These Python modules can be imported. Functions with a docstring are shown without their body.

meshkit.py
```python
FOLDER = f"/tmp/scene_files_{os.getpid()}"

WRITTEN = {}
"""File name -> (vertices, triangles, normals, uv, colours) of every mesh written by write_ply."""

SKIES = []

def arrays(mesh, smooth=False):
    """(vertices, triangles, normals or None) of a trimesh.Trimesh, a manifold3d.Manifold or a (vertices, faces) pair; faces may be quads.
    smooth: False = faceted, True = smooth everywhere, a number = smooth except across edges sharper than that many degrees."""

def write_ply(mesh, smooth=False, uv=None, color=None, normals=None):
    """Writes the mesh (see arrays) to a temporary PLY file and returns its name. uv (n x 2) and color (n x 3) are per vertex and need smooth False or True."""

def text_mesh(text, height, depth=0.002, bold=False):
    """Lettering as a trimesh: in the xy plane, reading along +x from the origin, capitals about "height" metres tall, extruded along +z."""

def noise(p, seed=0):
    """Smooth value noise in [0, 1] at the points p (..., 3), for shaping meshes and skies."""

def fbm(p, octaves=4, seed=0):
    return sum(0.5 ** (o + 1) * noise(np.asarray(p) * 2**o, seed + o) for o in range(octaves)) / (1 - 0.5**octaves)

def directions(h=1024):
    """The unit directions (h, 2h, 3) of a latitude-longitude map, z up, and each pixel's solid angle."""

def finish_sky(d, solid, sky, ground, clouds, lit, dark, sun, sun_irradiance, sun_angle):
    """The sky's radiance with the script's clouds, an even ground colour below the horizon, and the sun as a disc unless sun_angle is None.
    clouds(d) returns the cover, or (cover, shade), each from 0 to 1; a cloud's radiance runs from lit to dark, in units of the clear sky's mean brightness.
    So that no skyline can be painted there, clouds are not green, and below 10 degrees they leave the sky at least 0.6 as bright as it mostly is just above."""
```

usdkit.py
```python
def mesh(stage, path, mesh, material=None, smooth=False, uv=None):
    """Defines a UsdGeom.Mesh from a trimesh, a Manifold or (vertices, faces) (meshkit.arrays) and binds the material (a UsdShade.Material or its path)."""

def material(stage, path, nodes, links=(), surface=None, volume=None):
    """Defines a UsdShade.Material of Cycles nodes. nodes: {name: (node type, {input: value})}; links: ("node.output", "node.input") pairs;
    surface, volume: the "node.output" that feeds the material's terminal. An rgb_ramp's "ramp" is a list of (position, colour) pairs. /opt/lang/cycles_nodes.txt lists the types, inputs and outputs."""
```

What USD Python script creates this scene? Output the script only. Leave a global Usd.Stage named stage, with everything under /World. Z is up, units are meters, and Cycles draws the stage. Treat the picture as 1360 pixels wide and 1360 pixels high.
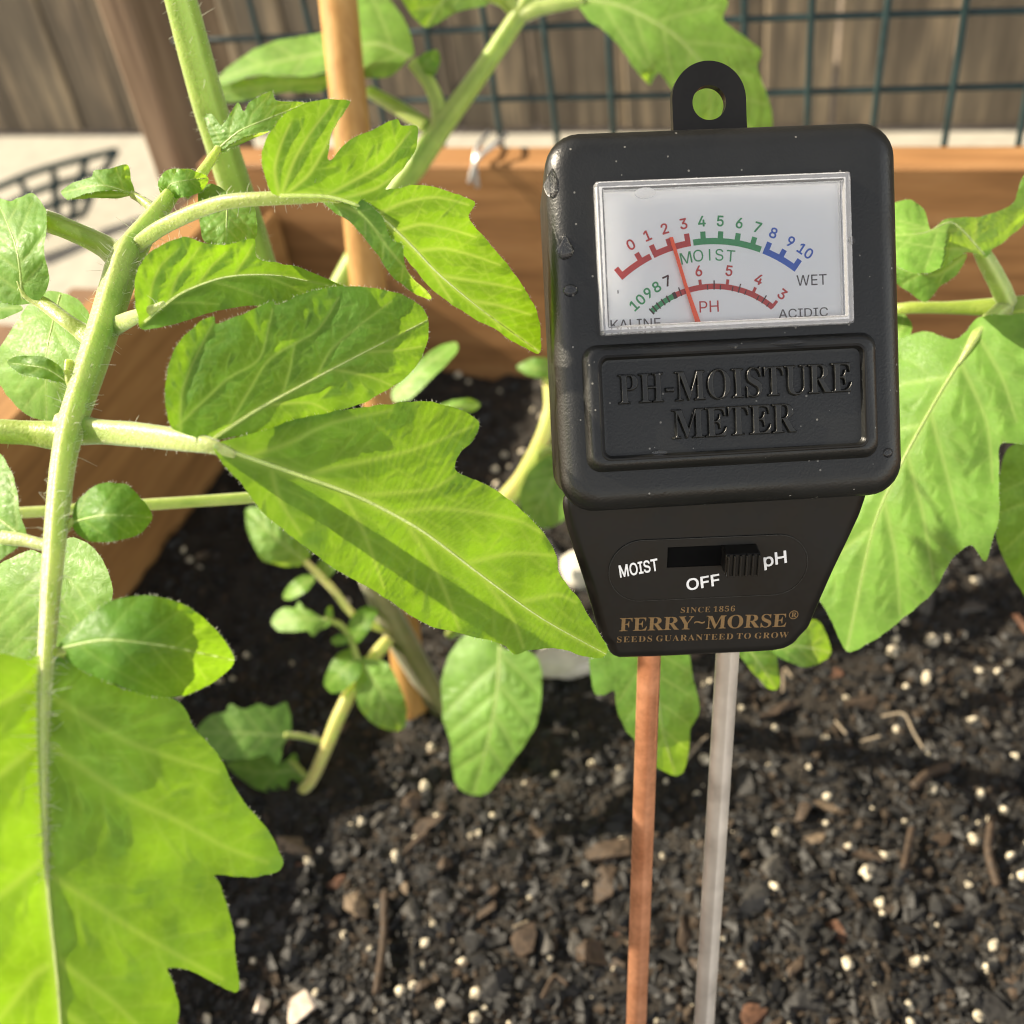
import math, json, random
import numpy as np, trimesh, shapely, usdkit, meshkit
from scipy.interpolate import CubicSpline
from scipy.spatial import Delaunay, cKDTree
from scipy.ndimage import distance_transform_edt
from shapely.geometry import Polygon, LineString, Point
from pxr import Usd, UsdGeom, UsdLux, UsdShade, Sdf, Gf, Vt

stage = Usd.Stage.CreateInMemory()
UsdGeom.SetStageUpAxis(stage, 'Z'); UsdGeom.SetStageMetersPerUnit(stage, 1.0)
UsdGeom.Xform.Define(stage, '/World')
rng = np.random.default_rng(7)

# ------------------------------------------------------------------ camera, sky, sun, exposure
EYE = np.array([0, 0, 0.28])
RW = np.array([[9.87848735e-01, 1.55418394e-01, 0.0], [-1.01225866e-01, 6.43397739e-01, -7.58810038e-01], [-1.17933038e-01, 7.49589536e-01, 6.51312004e-01]])
FPX, CPX = 1458.0, 680.0
EXPOSURE = 1.42
FOCAL, FSTOP, FOCUS = 4.3, 2.3, 0.163
SUN_AZ, SUN_EL, SUN_I, SKY = math.radians(-73), math.radians(36), 1.25, 0.125
cam = UsdGeom.Camera.Define(stage, '/World/camera')
cm = Gf.Matrix4d(1.0)
for i in range(3):
    cm.SetRow(i, Gf.Vec4d(*map(float, RW[:, i]), 0))
cm.SetRow(3, Gf.Vec4d(*map(float, EYE), 1))
cam.AddTransformOp().Set(cm)
cam.CreateFocalLengthAttr(FOCAL); cam.CreateHorizontalApertureAttr(FOCAL * 1360 / FPX)
cam.CreateFStopAttr(FSTOP); cam.CreateFocusDistanceAttr(FOCUS)
cam.CreateClippingRangeAttr(Gf.Vec2f(0.01, 1000)); cam.CreateExposureAttr(EXPOSURE)
SUN = np.array([math.sin(SUN_AZ) * math.cos(SUN_EL), math.cos(SUN_AZ) * math.cos(SUN_EL), math.sin(SUN_EL)])
sky = UsdLux.DomeLight.Define(stage, '/World/sky')
skm = usdkit.material(stage, '/World/Looks/sky_look', {
    's': ('sky_texture', {'sky_type': 'single_scattering', 'sun_disc': False, 'sun_elevation': SUN_EL, 'sun_rotation': SUN_AZ}),
    'h': ('hsv', {'saturation': .5}), 'm': ('mix', {'mix_type': 'multiply', 'fac': 1.0, 'color2': (1.12, 1.0, .86)}), 'b': ('background_shader', {'strength': SKY})}, [('s.color', 'h.color'), ('h.color', 'm.color1'), ('m.color', 'b.color')], surface='b.background')
UsdShade.MaterialBindingAPI.Apply(sky.GetPrim()).Bind(skm)
sun = UsdLux.DistantLight.Define(stage, '/World/sun')
sun.CreateIntensityAttr(SUN_I); sun.CreateAngleAttr(0.5); sun.CreateNormalizeAttr(True); sun.CreateColorAttr(Gf.Vec3f(1, 0.88, 0.68))
zz = SUN; xx = np.cross([0, 0, 1], zz); xx /= np.linalg.norm(xx); yy = np.cross(zz, xx)
sm = Gf.Matrix4d(1.0)
for i, a in enumerate((xx, yy, zz)):
    sm.SetRow(i, Gf.Vec4d(*map(float, a), 0))
sun.AddTransformOp().Set(sm)

# ------------------------------------------------------------------ helpers
names = {}
def path_for(name, parent=None):
    base = (parent.GetPath().pathString if parent else '/World') + '/' + name
    n = names.get(base, 0); names[base] = n + 1
    return base if n == 0 else f'{base}_{n:03d}'
def tag(p, label=None, cat=None, group=None, kind=None):
    for k, v in (('label', label), ('category', cat), ('group', group), ('kind', kind)):
        if v: p.SetCustomDataByKey(k, v)
    return p
def thing(name, label=None, cat=None, loc=None, group=None, kind=None, parent=None):
    x = UsdGeom.Xform.Define(stage, path_for(name, parent))
    if loc is not None: x.AddTranslateOp().Set(Gf.Vec3d(*map(float, loc)))
    p = x.GetPrim(); origin[str(p.GetPath())] = np.array(loc if loc is not None else (0, 0, 0), float)
    return tag(p, label, cat, group, kind)
origin = {}
def org(p):
    o = np.zeros(3)
    for q in (p.GetPath().GetPrefixes() if p else []):
        o = o + origin.get(str(q), 0)
    return o
def put(name, mesh, mat, parent=None, smooth=False, attrs=None, kind=None, label=None):
    """mesh in world coordinates -> one Mesh prim under parent (or top level)."""
    v, f, _ = meshkit.arrays(mesh)
    m = usdkit.mesh(stage, path_for(name, parent), (v - org(parent), f), M[mat], smooth)
    for k, a in (attrs or {}).items():
        UsdGeom.PrimvarsAPI(m).CreatePrimvar(k, Sdf.ValueTypeNames.FloatArray, 'vertex').Set(Vt.FloatArray.FromNumpy(np.asarray(a, np.float32)))
    return tag(m.GetPrim(), label, kind=kind)
def ray(x, y):
    return np.stack([(np.asarray(x, float) - CPX) / FPX, -(np.asarray(y, float) - CPX) / FPX, -np.ones(np.shape(x))], -1) @ RW.T
def P(x, y, d):
    """the point that is d metres deep along the viewing axis at photo pixel x, y"""
    return EYE + np.asarray(d, float)[..., None] * ray(x, y)
def G(x, y, z=0.0):
    r = ray(float(x), float(y)); return EYE + (z - EYE[2]) / r[2] * r
def catmull(p, n, closed=False):
    p = np.asarray(p, float); N = len(p); out = []
    idx = (lambda i: p[i % N]) if closed else (lambda i: p[min(max(i, 0), N - 1)])
    t = np.linspace(0, 1, n, endpoint=False)[:, None]
    for i in range(N if closed else N - 1):
        a, b, c, d = idx(i - 1), idx(i), idx(i + 1), idx(i + 2)
        m1, m2 = (c - a) * .4, (d - b) * .4
        L = np.linalg.norm((c - b)[:2]) + 1e-9
        for mm in (m1, m2):
            l = np.linalg.norm(mm[:2]); mm *= min(1, L / (l + 1e-9))
        out.append((2*t**3-3*t**2+1)*b + (t**3-2*t**2+t)*m1 + (-2*t**3+3*t**2)*c + (t**3-t**2)*m2)
    out = np.vstack(out)
    return out if closed else np.vstack([out, p[-1]])
def resample(p, n):
    s = np.r_[0, np.cumsum(np.linalg.norm(np.diff(p, axis=0), axis=1))]
    q = np.linspace(0, s[-1], n)
    return np.stack([np.interp(q, s, p[:, k]) for k in range(p.shape[1])], 1)
def tube(pts, rad, sides=14, ridge=0.0, seed=0, cap=True, squash=1.0):
    pts = np.asarray(pts, float); n = len(pts); rad = np.broadcast_to(rad, n)
    t = np.gradient(pts, axis=0); t /= np.linalg.norm(t, axis=1, keepdims=True)
    a = np.cross(t[0], [.3, .2, 1]); a /= np.linalg.norm(a); rings = []
    ph = np.linspace(0, 2*np.pi, sides, endpoint=False); r0 = np.random.default_rng(seed)
    prof = 1 + ridge * (np.cos(3*ph + r0.uniform(0, 6)) + .6*np.cos(5*ph + r0.uniform(0, 6)))
    for i in range(n):
        a = a - (a @ t[i]) * t[i]; a /= np.linalg.norm(a); b = np.cross(t[i], a)
        rings.append(pts[i] + rad[i] * prof[:, None] * (np.cos(ph)[:, None]*a + squash*np.sin(ph)[:, None]*b))
    v = np.vstack(rings); f = []
    for i in range(n-1):
        for k in range(sides):
            k2 = (k+1) % sides
            f += [[i*sides+k, i*sides+k2, (i+1)*sides+k2], [i*sides+k, (i+1)*sides+k2, (i+1)*sides+k]]
    if cap:
        v = np.vstack([v, pts[0] - t[0]*rad[0]*.25, pts[-1] + t[-1]*rad[-1]*.25]); c0, c1 = len(v)-2, len(v)-1
        for k in range(sides):
            k2 = (k+1) % sides
            f += [[c0, k2, k], [c1, (n-1)*sides+k, (n-1)*sides+k2]]
    return v, np.array(f)
def join(parts):
    vs, fs, n = [], [], 0
    for v, f in parts:
        vs.append(np.asarray(v)); fs.append(np.asarray(f) + n); n += len(v)
    return np.vstack(vs), np.vstack(fs)
def boxm(lo, hi, ax=np.eye(3), bev=0.0):
    """box between corners lo, hi along the axes ax (rows), edges chamfered by bev"""
    lo, hi = np.array(lo, float), np.array(hi, float)
    if bev:
        p = []
        for k in range(3):
            l, h = lo + bev, hi - bev; l[k], h[k] = lo[k], hi[k]
            p += [[(l, h)[i][0], (l, h)[j][1], (l, h)[m][2]] for i in (0, 1) for j in (0, 1) for m in (0, 1)]
        h = trimesh.convex.convex_hull(np.array(p))
    else:
        h = trimesh.creation.box(bounds=[lo, hi])
    return np.array(h.vertices) @ ax, np.array(h.faces)
def rr(w, h, r, z, cx=0, cy=0, n=8):
    """one ring of a rounded rectangle"""
    out = []
    for k, (sx, sy) in enumerate(((1, 1), (-1, 1), (-1, -1), (1, -1))):
        for a in np.linspace(0, np.pi/2, n):
            a = a + k*np.pi/2
            out.append((cx + sx*(w/2 - r) + r*math.cos(a), cy + sy*(h/2 - r) + r*math.sin(a), z))
    return np.array(out)
def loft(rings, capa=True, capb=True):
    n = len(rings[0]); v = np.vstack(rings); f = []
    for i in range(len(rings)-1):
        for k in range(n):
            k2 = (k+1) % n
            f += [[i*n+k, i*n+k2, (i+1)*n+k2], [i*n+k, (i+1)*n+k2, (i+1)*n+k]]
    for on, i, flip in ((capa, 0, True), (capb, len(rings)-1, False)):
        if on:
            c0 = rings[i].mean(0); b = len(v); v = np.vstack([v, c0 + (rings[i] - c0)*.985, c0])
            for k in range(n):
                k2 = (k+1) % n
                for t in ([b+n, b+k, b+k2], [i*n+k, i*n+k2, b+k2], [i*n+k, b+k2, b+k]): f.append(t[::-1] if flip else t)
    return v, np.array(f)
def inset(poly, d):
    """moves each vertex of a ccw ring (n x 2) inwards by d"""
    e = np.roll(poly, -1, 0) - poly; e /= np.linalg.norm(e, axis=1, keepdims=True) + 1e-12
    nrm = np.stack([-e[:, 1], e[:, 0]], 1); m = nrm + np.roll(nrm, 1, 0)
    m /= np.maximum((m**2).sum(1, keepdims=True) / 2, .5)
    return poly + d*m
def extrude(shape, z0, z1, frame=None, s=1e-3):
    """shapely shape (mm) extruded from z0 to z1 in a frame (R, t)"""
    ms = [trimesh.creation.extrude_polygon(g, z1 - z0, engine='earcut') for g in getattr(shape, 'geoms', [shape]) if g.area > 1e-5]
    v, f = join([(m.vertices + [0, 0, z0], m.faces) for m in ms])
    return (v*s) @ frame[0].T + frame[1], f
def toframe(m, frame, s=1e-3):
    return (np.asarray(m[0])*s) @ frame[0].T + frame[1], m[1]

# ------------------------------------------------------------------ materials
M = {}
def mat(name, nodes, links, surface='p.BSDF'):
    M[name] = usdkit.material(stage, '/World/Looks/' + name, nodes, links, surface=surface)
def wood(name, dark, mid, light, grain_axis_mat, scale=1.0, rough=.7, bump=.3):
    """grain runs along the row grain_axis_mat[0]; coordinates are turned into the board's own axes"""
    ax = np.array(grain_axis_mat)
    nodes = {'g': ('geometry', {}), 'cx': ('combine_xyz', {}), 'p': ('principled_bsdf', {'roughness': rough, 'specular_ior_level': .25}),
             'n': ('noise_texture', {'scale': 1.0, 'detail': 6.0, 'roughness': .62}), 'n2': ('noise_texture', {'scale': 1.0, 'detail': 3.0}),
             'r': ('rgb_ramp', {'ramp': [(.25, dark), (.5, mid), (.75, light)]}), 'mx': ('mix', {'mix_type': 'multiply', 'fac': .55}),
             'r2': ('rgb_ramp', {'ramp': [(.3, (.55, .5, .48)), (.65, (1.15, 1.12, 1.05))]}), 'b': ('bump', {'strength': bump, 'distance': .0008}),
             'oi': ('object_info', {}), 'h': ('hsv', {'saturation': 1.0}), 'mr': ('map_range', {'from_min': 0.0, 'from_max': 1.0, 'to_min': .8, 'to_max': 1.15})}
    links = []
    for k, (c, sc) in enumerate(zip('xyz', (14*scale, 170*scale, 170*scale))):
        nodes['d'+c] = ('vector_math', {'math_type': 'dot_product', 'vector2': tuple(ax[k]*sc)})
        links += [('g.position', f'd{c}.vector1'), (f'd{c}.value', f'cx.{c}')]
    nodes['mp'] = ('mapping', {'mapping_type': 'point', 'scale': (.25, .18, .18)})
    links += [('cx.vector', 'n.vector'), ('cx.vector', 'mp.vector'), ('mp.vector', 'n2.vector'), ('n.fac', 'r.fac'), ('n2.fac', 'r2.fac'), ('r.color', 'mx.color1'), ('r2.color', 'mx.color2'),
              ('oi.random', 'mr.value'), ('mr.result', 'h.value'), ('mx.color', 'h.color'), ('h.color', 'p.base_color'), ('n.fac', 'b.height'), ('b.normal', 'p.normal')]
    mat(name, nodes, links)
def plain(name, color, rough=.5, var=.25, scale=400, bump=0.0, metallic=0.0, spec=.5, dist=.0003, random=0.0, extra=None):
    nodes = {'g': ('geometry', {}), 'n': ('noise_texture', {'scale': scale, 'detail': 4.0}), 'r': ('map_range', {'from_min': .3, 'from_max': .7, 'to_min': 1-var, 'to_max': 1+var}),
             'h': ('hsv', {'color': color}), 'p': ('principled_bsdf', {'roughness': rough, 'metallic': metallic, 'specular_ior_level': spec, **(extra or {})}), 'b': ('bump', {'strength': bump, 'distance': dist}),
             'rr': ('map_range', {'from_min': .3, 'from_max': .7, 'to_min': max(rough-.12, .02), 'to_max': min(rough+.12, 1)})}
    links = [('g.position', 'n.vector'), ('n.fac', 'r.value'), ('h.color', 'p.base_color'), ('n.fac', 'rr.value'), ('rr.result', 'p.roughness')]
    if random:
        nodes |= {'rm': ('map_range', {'from_min': 0.0, 'from_max': 1.0, 'to_min': 1-random, 'to_max': 1+random}), 'ml': ('math', {'math_type': 'multiply'})}
        links += [('g.random_per_island', 'rm.value'), ('rm.result', 'ml.value1'), ('r.result', 'ml.value2'), ('ml.value', 'h.value')]
    else:
        links.append(('r.result', 'h.value'))
    if bump: links += [('n.fac', 'b.height'), ('b.normal', 'p.normal')]
    mat(name, nodes, links)
def leafmat(name, blade, vein, trans, tvein, mix=.45, rough=.5, sheen=.15, spec=.42):
    nodes = {'at': ('attribute', {'attribute': 'vein'}), 'g': ('geometry', {}), 'n': ('noise_texture', {'scale': 160.0, 'detail': 5.0, 'roughness': .6}), 'n1': ('noise_texture', {'scale': 1500.0, 'detail': 3.0}), 'n3': ('noise_texture', {'scale': 3500.0, 'detail': 2.0}),
             'vr': ('map_range', {'from_min': .3, 'from_max': .7, 'to_min': .78, 'to_max': 1.22}), 'h1': ('hsv', {'color': blade}), 'h2': ('hsv', {'color': trans}),
             'm1': ('mix', {'mix_type': 'mix', 'color2': vein}), 'm2': ('mix', {'mix_type': 'mix', 'color2': tvein}), 'b': ('bump', {'strength': .3, 'distance': .00025}), 'ad': ('math', {'math_type': 'multiply_add', 'value2': .6}),
             'p': ('principled_bsdf', {'roughness': rough, 'specular_ior_level': spec, 'sheen_weight': sheen, 'sheen_roughness': .4, 'sheen_tint': (.9, 1, .8)}),
             't': ('translucent_bsdf', {}), 'mc': ('mix_closure', {'fac': mix}), 'rg': ('map_range', {'from_min': .35, 'from_max': .7, 'to_min': rough-.1, 'to_max': rough+.2})}
    links = [('g.position', 'n.vector'), ('g.position', 'n1.vector'), ('g.position', 'n3.vector'), ('n.fac', 'vr.value'), ('vr.result', 'h1.value'), ('vr.result', 'h2.value'), ('h1.color', 'm1.color1'), ('h2.color', 'm2.color1'), ('at.fac', 'm1.fac'), ('at.fac', 'm2.fac'),
             ('n1.fac', 'ad.value1'), ('n3.fac', 'ad.value3'), ('ad.value', 'b.height'), ('b.normal', 'p.normal'), ('m1.color', 'p.base_color'), ('m2.color', 't.color'), ('n1.fac', 'rg.value'), ('rg.result', 'p.roughness'), ('p.BSDF', 'mc.closure1'), ('t.BSDF', 'mc.closure2')]
    mat(name, nodes, links, 'mc.closure')
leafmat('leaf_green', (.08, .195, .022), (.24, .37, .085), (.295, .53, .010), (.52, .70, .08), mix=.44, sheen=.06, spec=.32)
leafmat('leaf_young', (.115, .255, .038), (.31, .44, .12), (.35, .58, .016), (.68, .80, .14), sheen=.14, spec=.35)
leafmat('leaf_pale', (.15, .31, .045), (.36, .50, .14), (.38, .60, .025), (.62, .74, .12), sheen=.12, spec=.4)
def stemmat(name, col, col2):
    mat(name, {'at': ('attribute', {'attribute': 'vein'}), 'mx': ('mix', {'mix_type': 'mix', 'color2': tuple(min(1, 1.4*c + .04) for c in col2)}), 'g': ('geometry', {}), 'n': ('noise_texture', {'scale': 220.0, 'detail': 4.0}), 'r': ('rgb_ramp', {'ramp': [(.3, col), (.7, col2)]}), 'n1': ('noise_texture', {'scale': 1800.0, 'detail': 3.0}), 'b': ('bump', {'strength': .5, 'distance': .0003}),
               'p': ('principled_bsdf', {'roughness': .45, 'sheen_weight': .35, 'sheen_roughness': .4, 'subsurface_weight': .3, 'subsurface_scale': .0015, 'subsurface_radius': (.6, 1, .2)})},
        [('g.position', 'n.vector'), ('g.position', 'n1.vector'), ('n.fac', 'r.fac'), ('n1.fac', 'b.height'), ('b.normal', 'p.normal'), ('r.color', 'mx.color1'), ('at.fac', 'mx.fac'), ('mx.color', 'p.base_color')])
stemmat('stem_green', (.15, .21, .022), (.22, .28, .042))
stemmat('rib_green', (.22, .33, .06), (.30, .42, .10))
stemmat('stem_pale', (.17, .24, .042), (.27, .33, .09))
stemmat('stem_brown', (.10, .105, .025), (.15, .13, .045))
stemmat('stem_yellow', (.38, .42, .1), (.42, .36, .12))
mat('hair_white', {'p': ('principled_bsdf', {'base_color': (.75, .76, .66), 'roughness': .4}), 't': ('translucent_bsdf', {'color': (.8, .82, .7)}), 'mc': ('mix_closure', {'fac': .5})}, [('p.BSDF', 'mc.closure1'), ('t.BSDF', 'mc.closure2')], 'mc.closure')
# meter plastics
mat('black_plastic', {'g': ('geometry', {}), 'n': ('noise_texture', {'scale': 2600.0, 'detail': 2.0}), 'n2': ('noise_texture', {'scale': 90.0, 'detail': 5.0}), 'b': ('bump', {'strength': .28, 'distance': .0002}),
    'v': ('voronoi_texture', {'scale': 850.0}), 'lt': ('math', {'math_type': 'less_than', 'value2': .13}), 'w': ('white_noise_texture', {'dimensions': '3D'}), 'gt': ('math', {'math_type': 'greater_than', 'value2': .82}), 'mu': ('math', {'math_type': 'multiply'}),
    'mx': ('mix', {'mix_type': 'mix', 'color1': (.006, .0062, .0056), 'color2': (.16, .155, .14)}), 'rr': ('map_range', {'from_min': .3, 'from_max': .7, 'to_min': .26, 'to_max': .44}),
    'p': ('principled_bsdf', {'specular_ior_level': .5})},
    [('g.position', 'n.vector'), ('g.position', 'n2.vector'), ('g.position', 'v.vector'), ('v.distance', 'lt.value1'), ('v.position', 'w.vector'), ('w.value', 'gt.value1'), ('lt.value', 'mu.value1'), ('gt.value', 'mu.value2'), ('mu.value', 'mx.fac'),
     ('n.fac', 'b.height'), ('b.normal', 'p.normal'), ('mx.color', 'p.base_color'), ('n2.fac', 'rr.value'), ('rr.result', 'p.roughness')])
mat('black_smooth', {'g': ('geometry', {}), 'n2': ('noise_texture', {'scale': 140.0, 'detail': 5.0}), 'rr': ('map_range', {'from_min': .3, 'from_max': .7, 'to_min': .22, 'to_max': .42}),
    'p': ('principled_bsdf', {'base_color': (.006, .0055, .0048), 'specular_ior_level': .27})}, [('g.position', 'n2.vector'), ('n2.fac', 'rr.value'), ('rr.result', 'p.roughness')])
plain('slot_black', (.002, .002, .002), .9, 0, spec=.05)
plain('dial_white', (.88, .88, .88), .45, .02, 60, spec=.3)
def ink(name, c): plain(name, c, .55, .08, 3000, spec=.2)
ink('ink_red', (.50, .055, .045)); ink('ink_green', (.06, .30, .11)); ink('ink_blue', (.05, .12, .48)); ink('ink_grey', (.10, .085, .08)); ink('ink_brown', (.07, .025, .02))
ink('ink_white', (.72, .72, .72)); ink('ink_gold', (.17, .105, .045))
plain('needle_red', (.95, .11, .025), .4, .03, spec=.3)
mat('clear_pane', {'f': ('fresnel', {'IOR': 1.45}), 't': ('transparent_bsdf', {'color': (.985, .985, .985)}), 'g': ('glossy_bsdf', {'roughness': .03, 'color': (1, 1, 1)}), 'mc': ('mix_closure', {})},
    [('f.fac', 'mc.fac'), ('t.BSDF', 'mc.closure1'), ('g.BSDF', 'mc.closure2')], 'mc.closure')
mat('clear_plastic', {'p': ('principled_bsdf', {'base_color': (.80, .81, .84), 'roughness': .12, 'transmission_weight': .8, 'ior': 1.45, 'specular_ior_level': .6}), 'g': ('geometry', {}), 'n': ('noise_texture', {'scale': 700.0}), 'b': ('bump', {'strength': .25, 'distance': .0004})},
    [('g.position', 'n.vector'), ('n.fac', 'b.height'), ('b.normal', 'p.normal')])
mat('water', {'p': ('principled_bsdf', {'base_color': (1, 1, 1), 'roughness': .0, 'transmission_weight': 1.0, 'ior': 1.33})}, [])
def rodmat(name, c1, c2, rough, metal):
    mat(name, {'g': ('geometry', {}), 'dx': ('vector_math', {'math_type': 'dot_product', 'vector2': (.132*60, .3336*60, .9334*60)}), 'cx': ('combine_xyz', {}), 'da': ('vector_math', {'math_type': 'dot_product', 'vector2': (1500, 0, 0)}), 'db': ('vector_math', {'math_type': 'dot_product', 'vector2': (0, 1500, 0)}),
        'n': ('noise_texture', {'scale': 1.0, 'detail': 5.0, 'roughness': .6}), 'n2': ('noise_texture', {'scale': 160.0, 'detail': 5.0}), 'r': ('rgb_ramp', {'ramp': [(.3, c1), (.7, c2)]}), 'b': ('bump', {'strength': .25, 'distance': .0002}),
        'rr': ('map_range', {'from_min': .3, 'from_max': .7, 'to_min': rough-.1, 'to_max': rough+.12}), 'p': ('principled_bsdf', {'metallic': metal})},
        [('g.position', 'dx.vector1'), ('g.position', 'da.vector1'), ('g.position', 'db.vector1'), ('dx.value', 'cx.x'), ('da.value', 'cx.y'), ('db.value', 'cx.z'), ('cx.vector', 'n.vector'), ('g.position', 'n2.vector'), ('n2.fac', 'r.fac'), ('n.fac', 'b.height'), ('b.normal', 'p.normal'),
         ('r.color', 'p.base_color'), ('n2.fac', 'rr.value'), ('rr.result', 'p.roughness')])
rodmat('copper', (.72, .31, .155), (.80, .385, .215), .28, .8)
rodmat('zinc', (.48, .43, .37), (.66, .60, .52), .42, .55)
# ground
plain('soil', (.018, .0145, .011), .85, .55, 900, bump=.8, dist=.001, spec=.3)
plain('soil_crumb', (.038, .029, .020), .66, .4, 900, bump=.6, random=.95, spec=.5)
plain('soil_crumb_brown', (.10, .066, .038), .8, .4, 900, bump=.6, random=.7, spec=.35)
for nm, c in (('bark_black', (.020, .019, .018)), ('bark_brown', (.045, .030, .019)), ('bark_red', (.085, .040, .022)), ('bark_tan', (.12, .088, .058)), ('bark_grey', (.052, .048, .042))):
    plain(nm, c, .72, .45, 700, bump=.7, dist=.0006, spec=.35)
plain('perlite', (.43, .38, .285), .9, .75, 650, bump=1.0, dist=.0008, spec=.2)
plain('pale_stone', (.62, .52, .42), .8, .25, 500, bump=.6, dist=.0006)
plain('white_shell', (.50, .47, .40), .6, .12, 250, bump=.4, dist=.0008)
plain('root_fibre', (.20, .16, .11), .7, .2, 800)
plain('concrete', (.31, .29, .24), .9, .12, 60, bump=.4, dist=.002)
plain('earth', (.22, .17, .12), .9, .3, 30, bump=.5, dist=.01)
plain('wire_green', (.008, .026, .028), .45, .3, 200)
plain('galvanised', (.55, .55, .54), .35, .15, 500, metallic=.8)
U3 = np.array([.93067, -.36587, 0]); U3 /= np.linalg.norm(U3); V3 = np.array([-U3[1], U3[0], 0]); Z3 = np.array([0, 0, 1.0])
AX = np.stack([U3, V3, Z3])
wood('board_wood', (.18, .088, .034), (.31, .158, .062), (.41, .23, .10), [U3, V3, Z3])
wood('side_board_wood', (.17, .086, .03), (.28, .148, .052), (.37, .21, .08), [V3, U3, Z3])
wood('post_wood', (.13, .09, .058), (.23, .168, .112), (.32, .245, .17), [Z3, U3, V3])
wood('stake_wood', (.31, .155, .045), (.44, .245, .075), (.54, .33, .12), [Z3, U3, V3], scale=1.4, rough=.55)
wood('fence_wood', (.055, .046, .036), (.105, .09, .068), (.30, .24, .16), [Z3, U3, V3], scale=.5, rough=.9)
wood('rail_wood', (.10, .055, .03), (.17, .10, .055), (.23, .145, .085), [V3, U3, Z3])

# ------------------------------------------------------------------ ground, soil, raised bed, wire, fence
def uvw(u, v, z): return u*U3 + v*V3 + z*Z3
def ubox(u0, u1, v0, v1, z0, z1, bev=.0015): return boxm((u0, v0, z0), (u1, v1, z1), AX, bev)
UL, VB = -.256, .397
def sheet(u0, u1, v0, v1, n, m, h):
    uu, vv = np.meshgrid(np.linspace(u0, u1, n), np.linspace(v0, v1, m), indexing='ij')
    p = uu[..., None]*U3 + vv[..., None]*V3; p[..., 2] = h(p)
    i = np.arange(n*m).reshape(n, m)
    q = np.stack([i[:-1, :-1], i[1:, :-1], i[1:, 1:], i[:-1, 1:]], -1).reshape(-1, 4)
    return p.reshape(-1, 3), np.vstack([q[:, [0, 1, 2]], q[:, [0, 2, 3]]])
put('ground', sheet(-60, 60, -60, 60, 12, 12, lambda p: p[..., 0]*0 - .156), 'earth'); tag(stage.GetPrimAtPath('/World/ground'), 'bare brown earth around the raised bed', kind='structure')
put('paving', ubox(-2.2, 2.6, VB + .02 + .02, 1.02, -.154, -.15, .0005), 'concrete'); tag(stage.GetPrimAtPath('/World/paving'), 'pale sunlit concrete strip between the raised bed and the fence', kind='structure')
def soil_h(p):
    q = np.stack([p[..., 0], p[..., 1], 0*p[..., 0]], -1)
    return .010*(meshkit.fbm(q*22 + 3, 3, 1) - .5) + .007*(meshkit.fbm(q*120 + 7, 4, 2) - .5) - .002
soil = thing('soil', 'dark crumbly potting soil with white perlite filling the raised bed', kind='structure')
put('soil_surface', sheet(UL + .001, .34, -.02, VB - .001, 360, 260, soil_h), 'soil', soil, True)
put('soil_surface', join([sheet(.34, .62, -.22, VB - .001, 30, 40, lambda p: p[..., 0]*0), sheet(UL + .001, .34, -.22, -.02, 30, 16, lambda p: p[..., 0]*0)]), 'soil', soil, True)
bed = thing('raised_bed', 'reddish brown wooden raised garden bed around the dark soil', 'planter')
put('back_board', ubox(UL - .02, .64, VB, VB + .018, -.15, .1), 'board_wood', bed)
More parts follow.
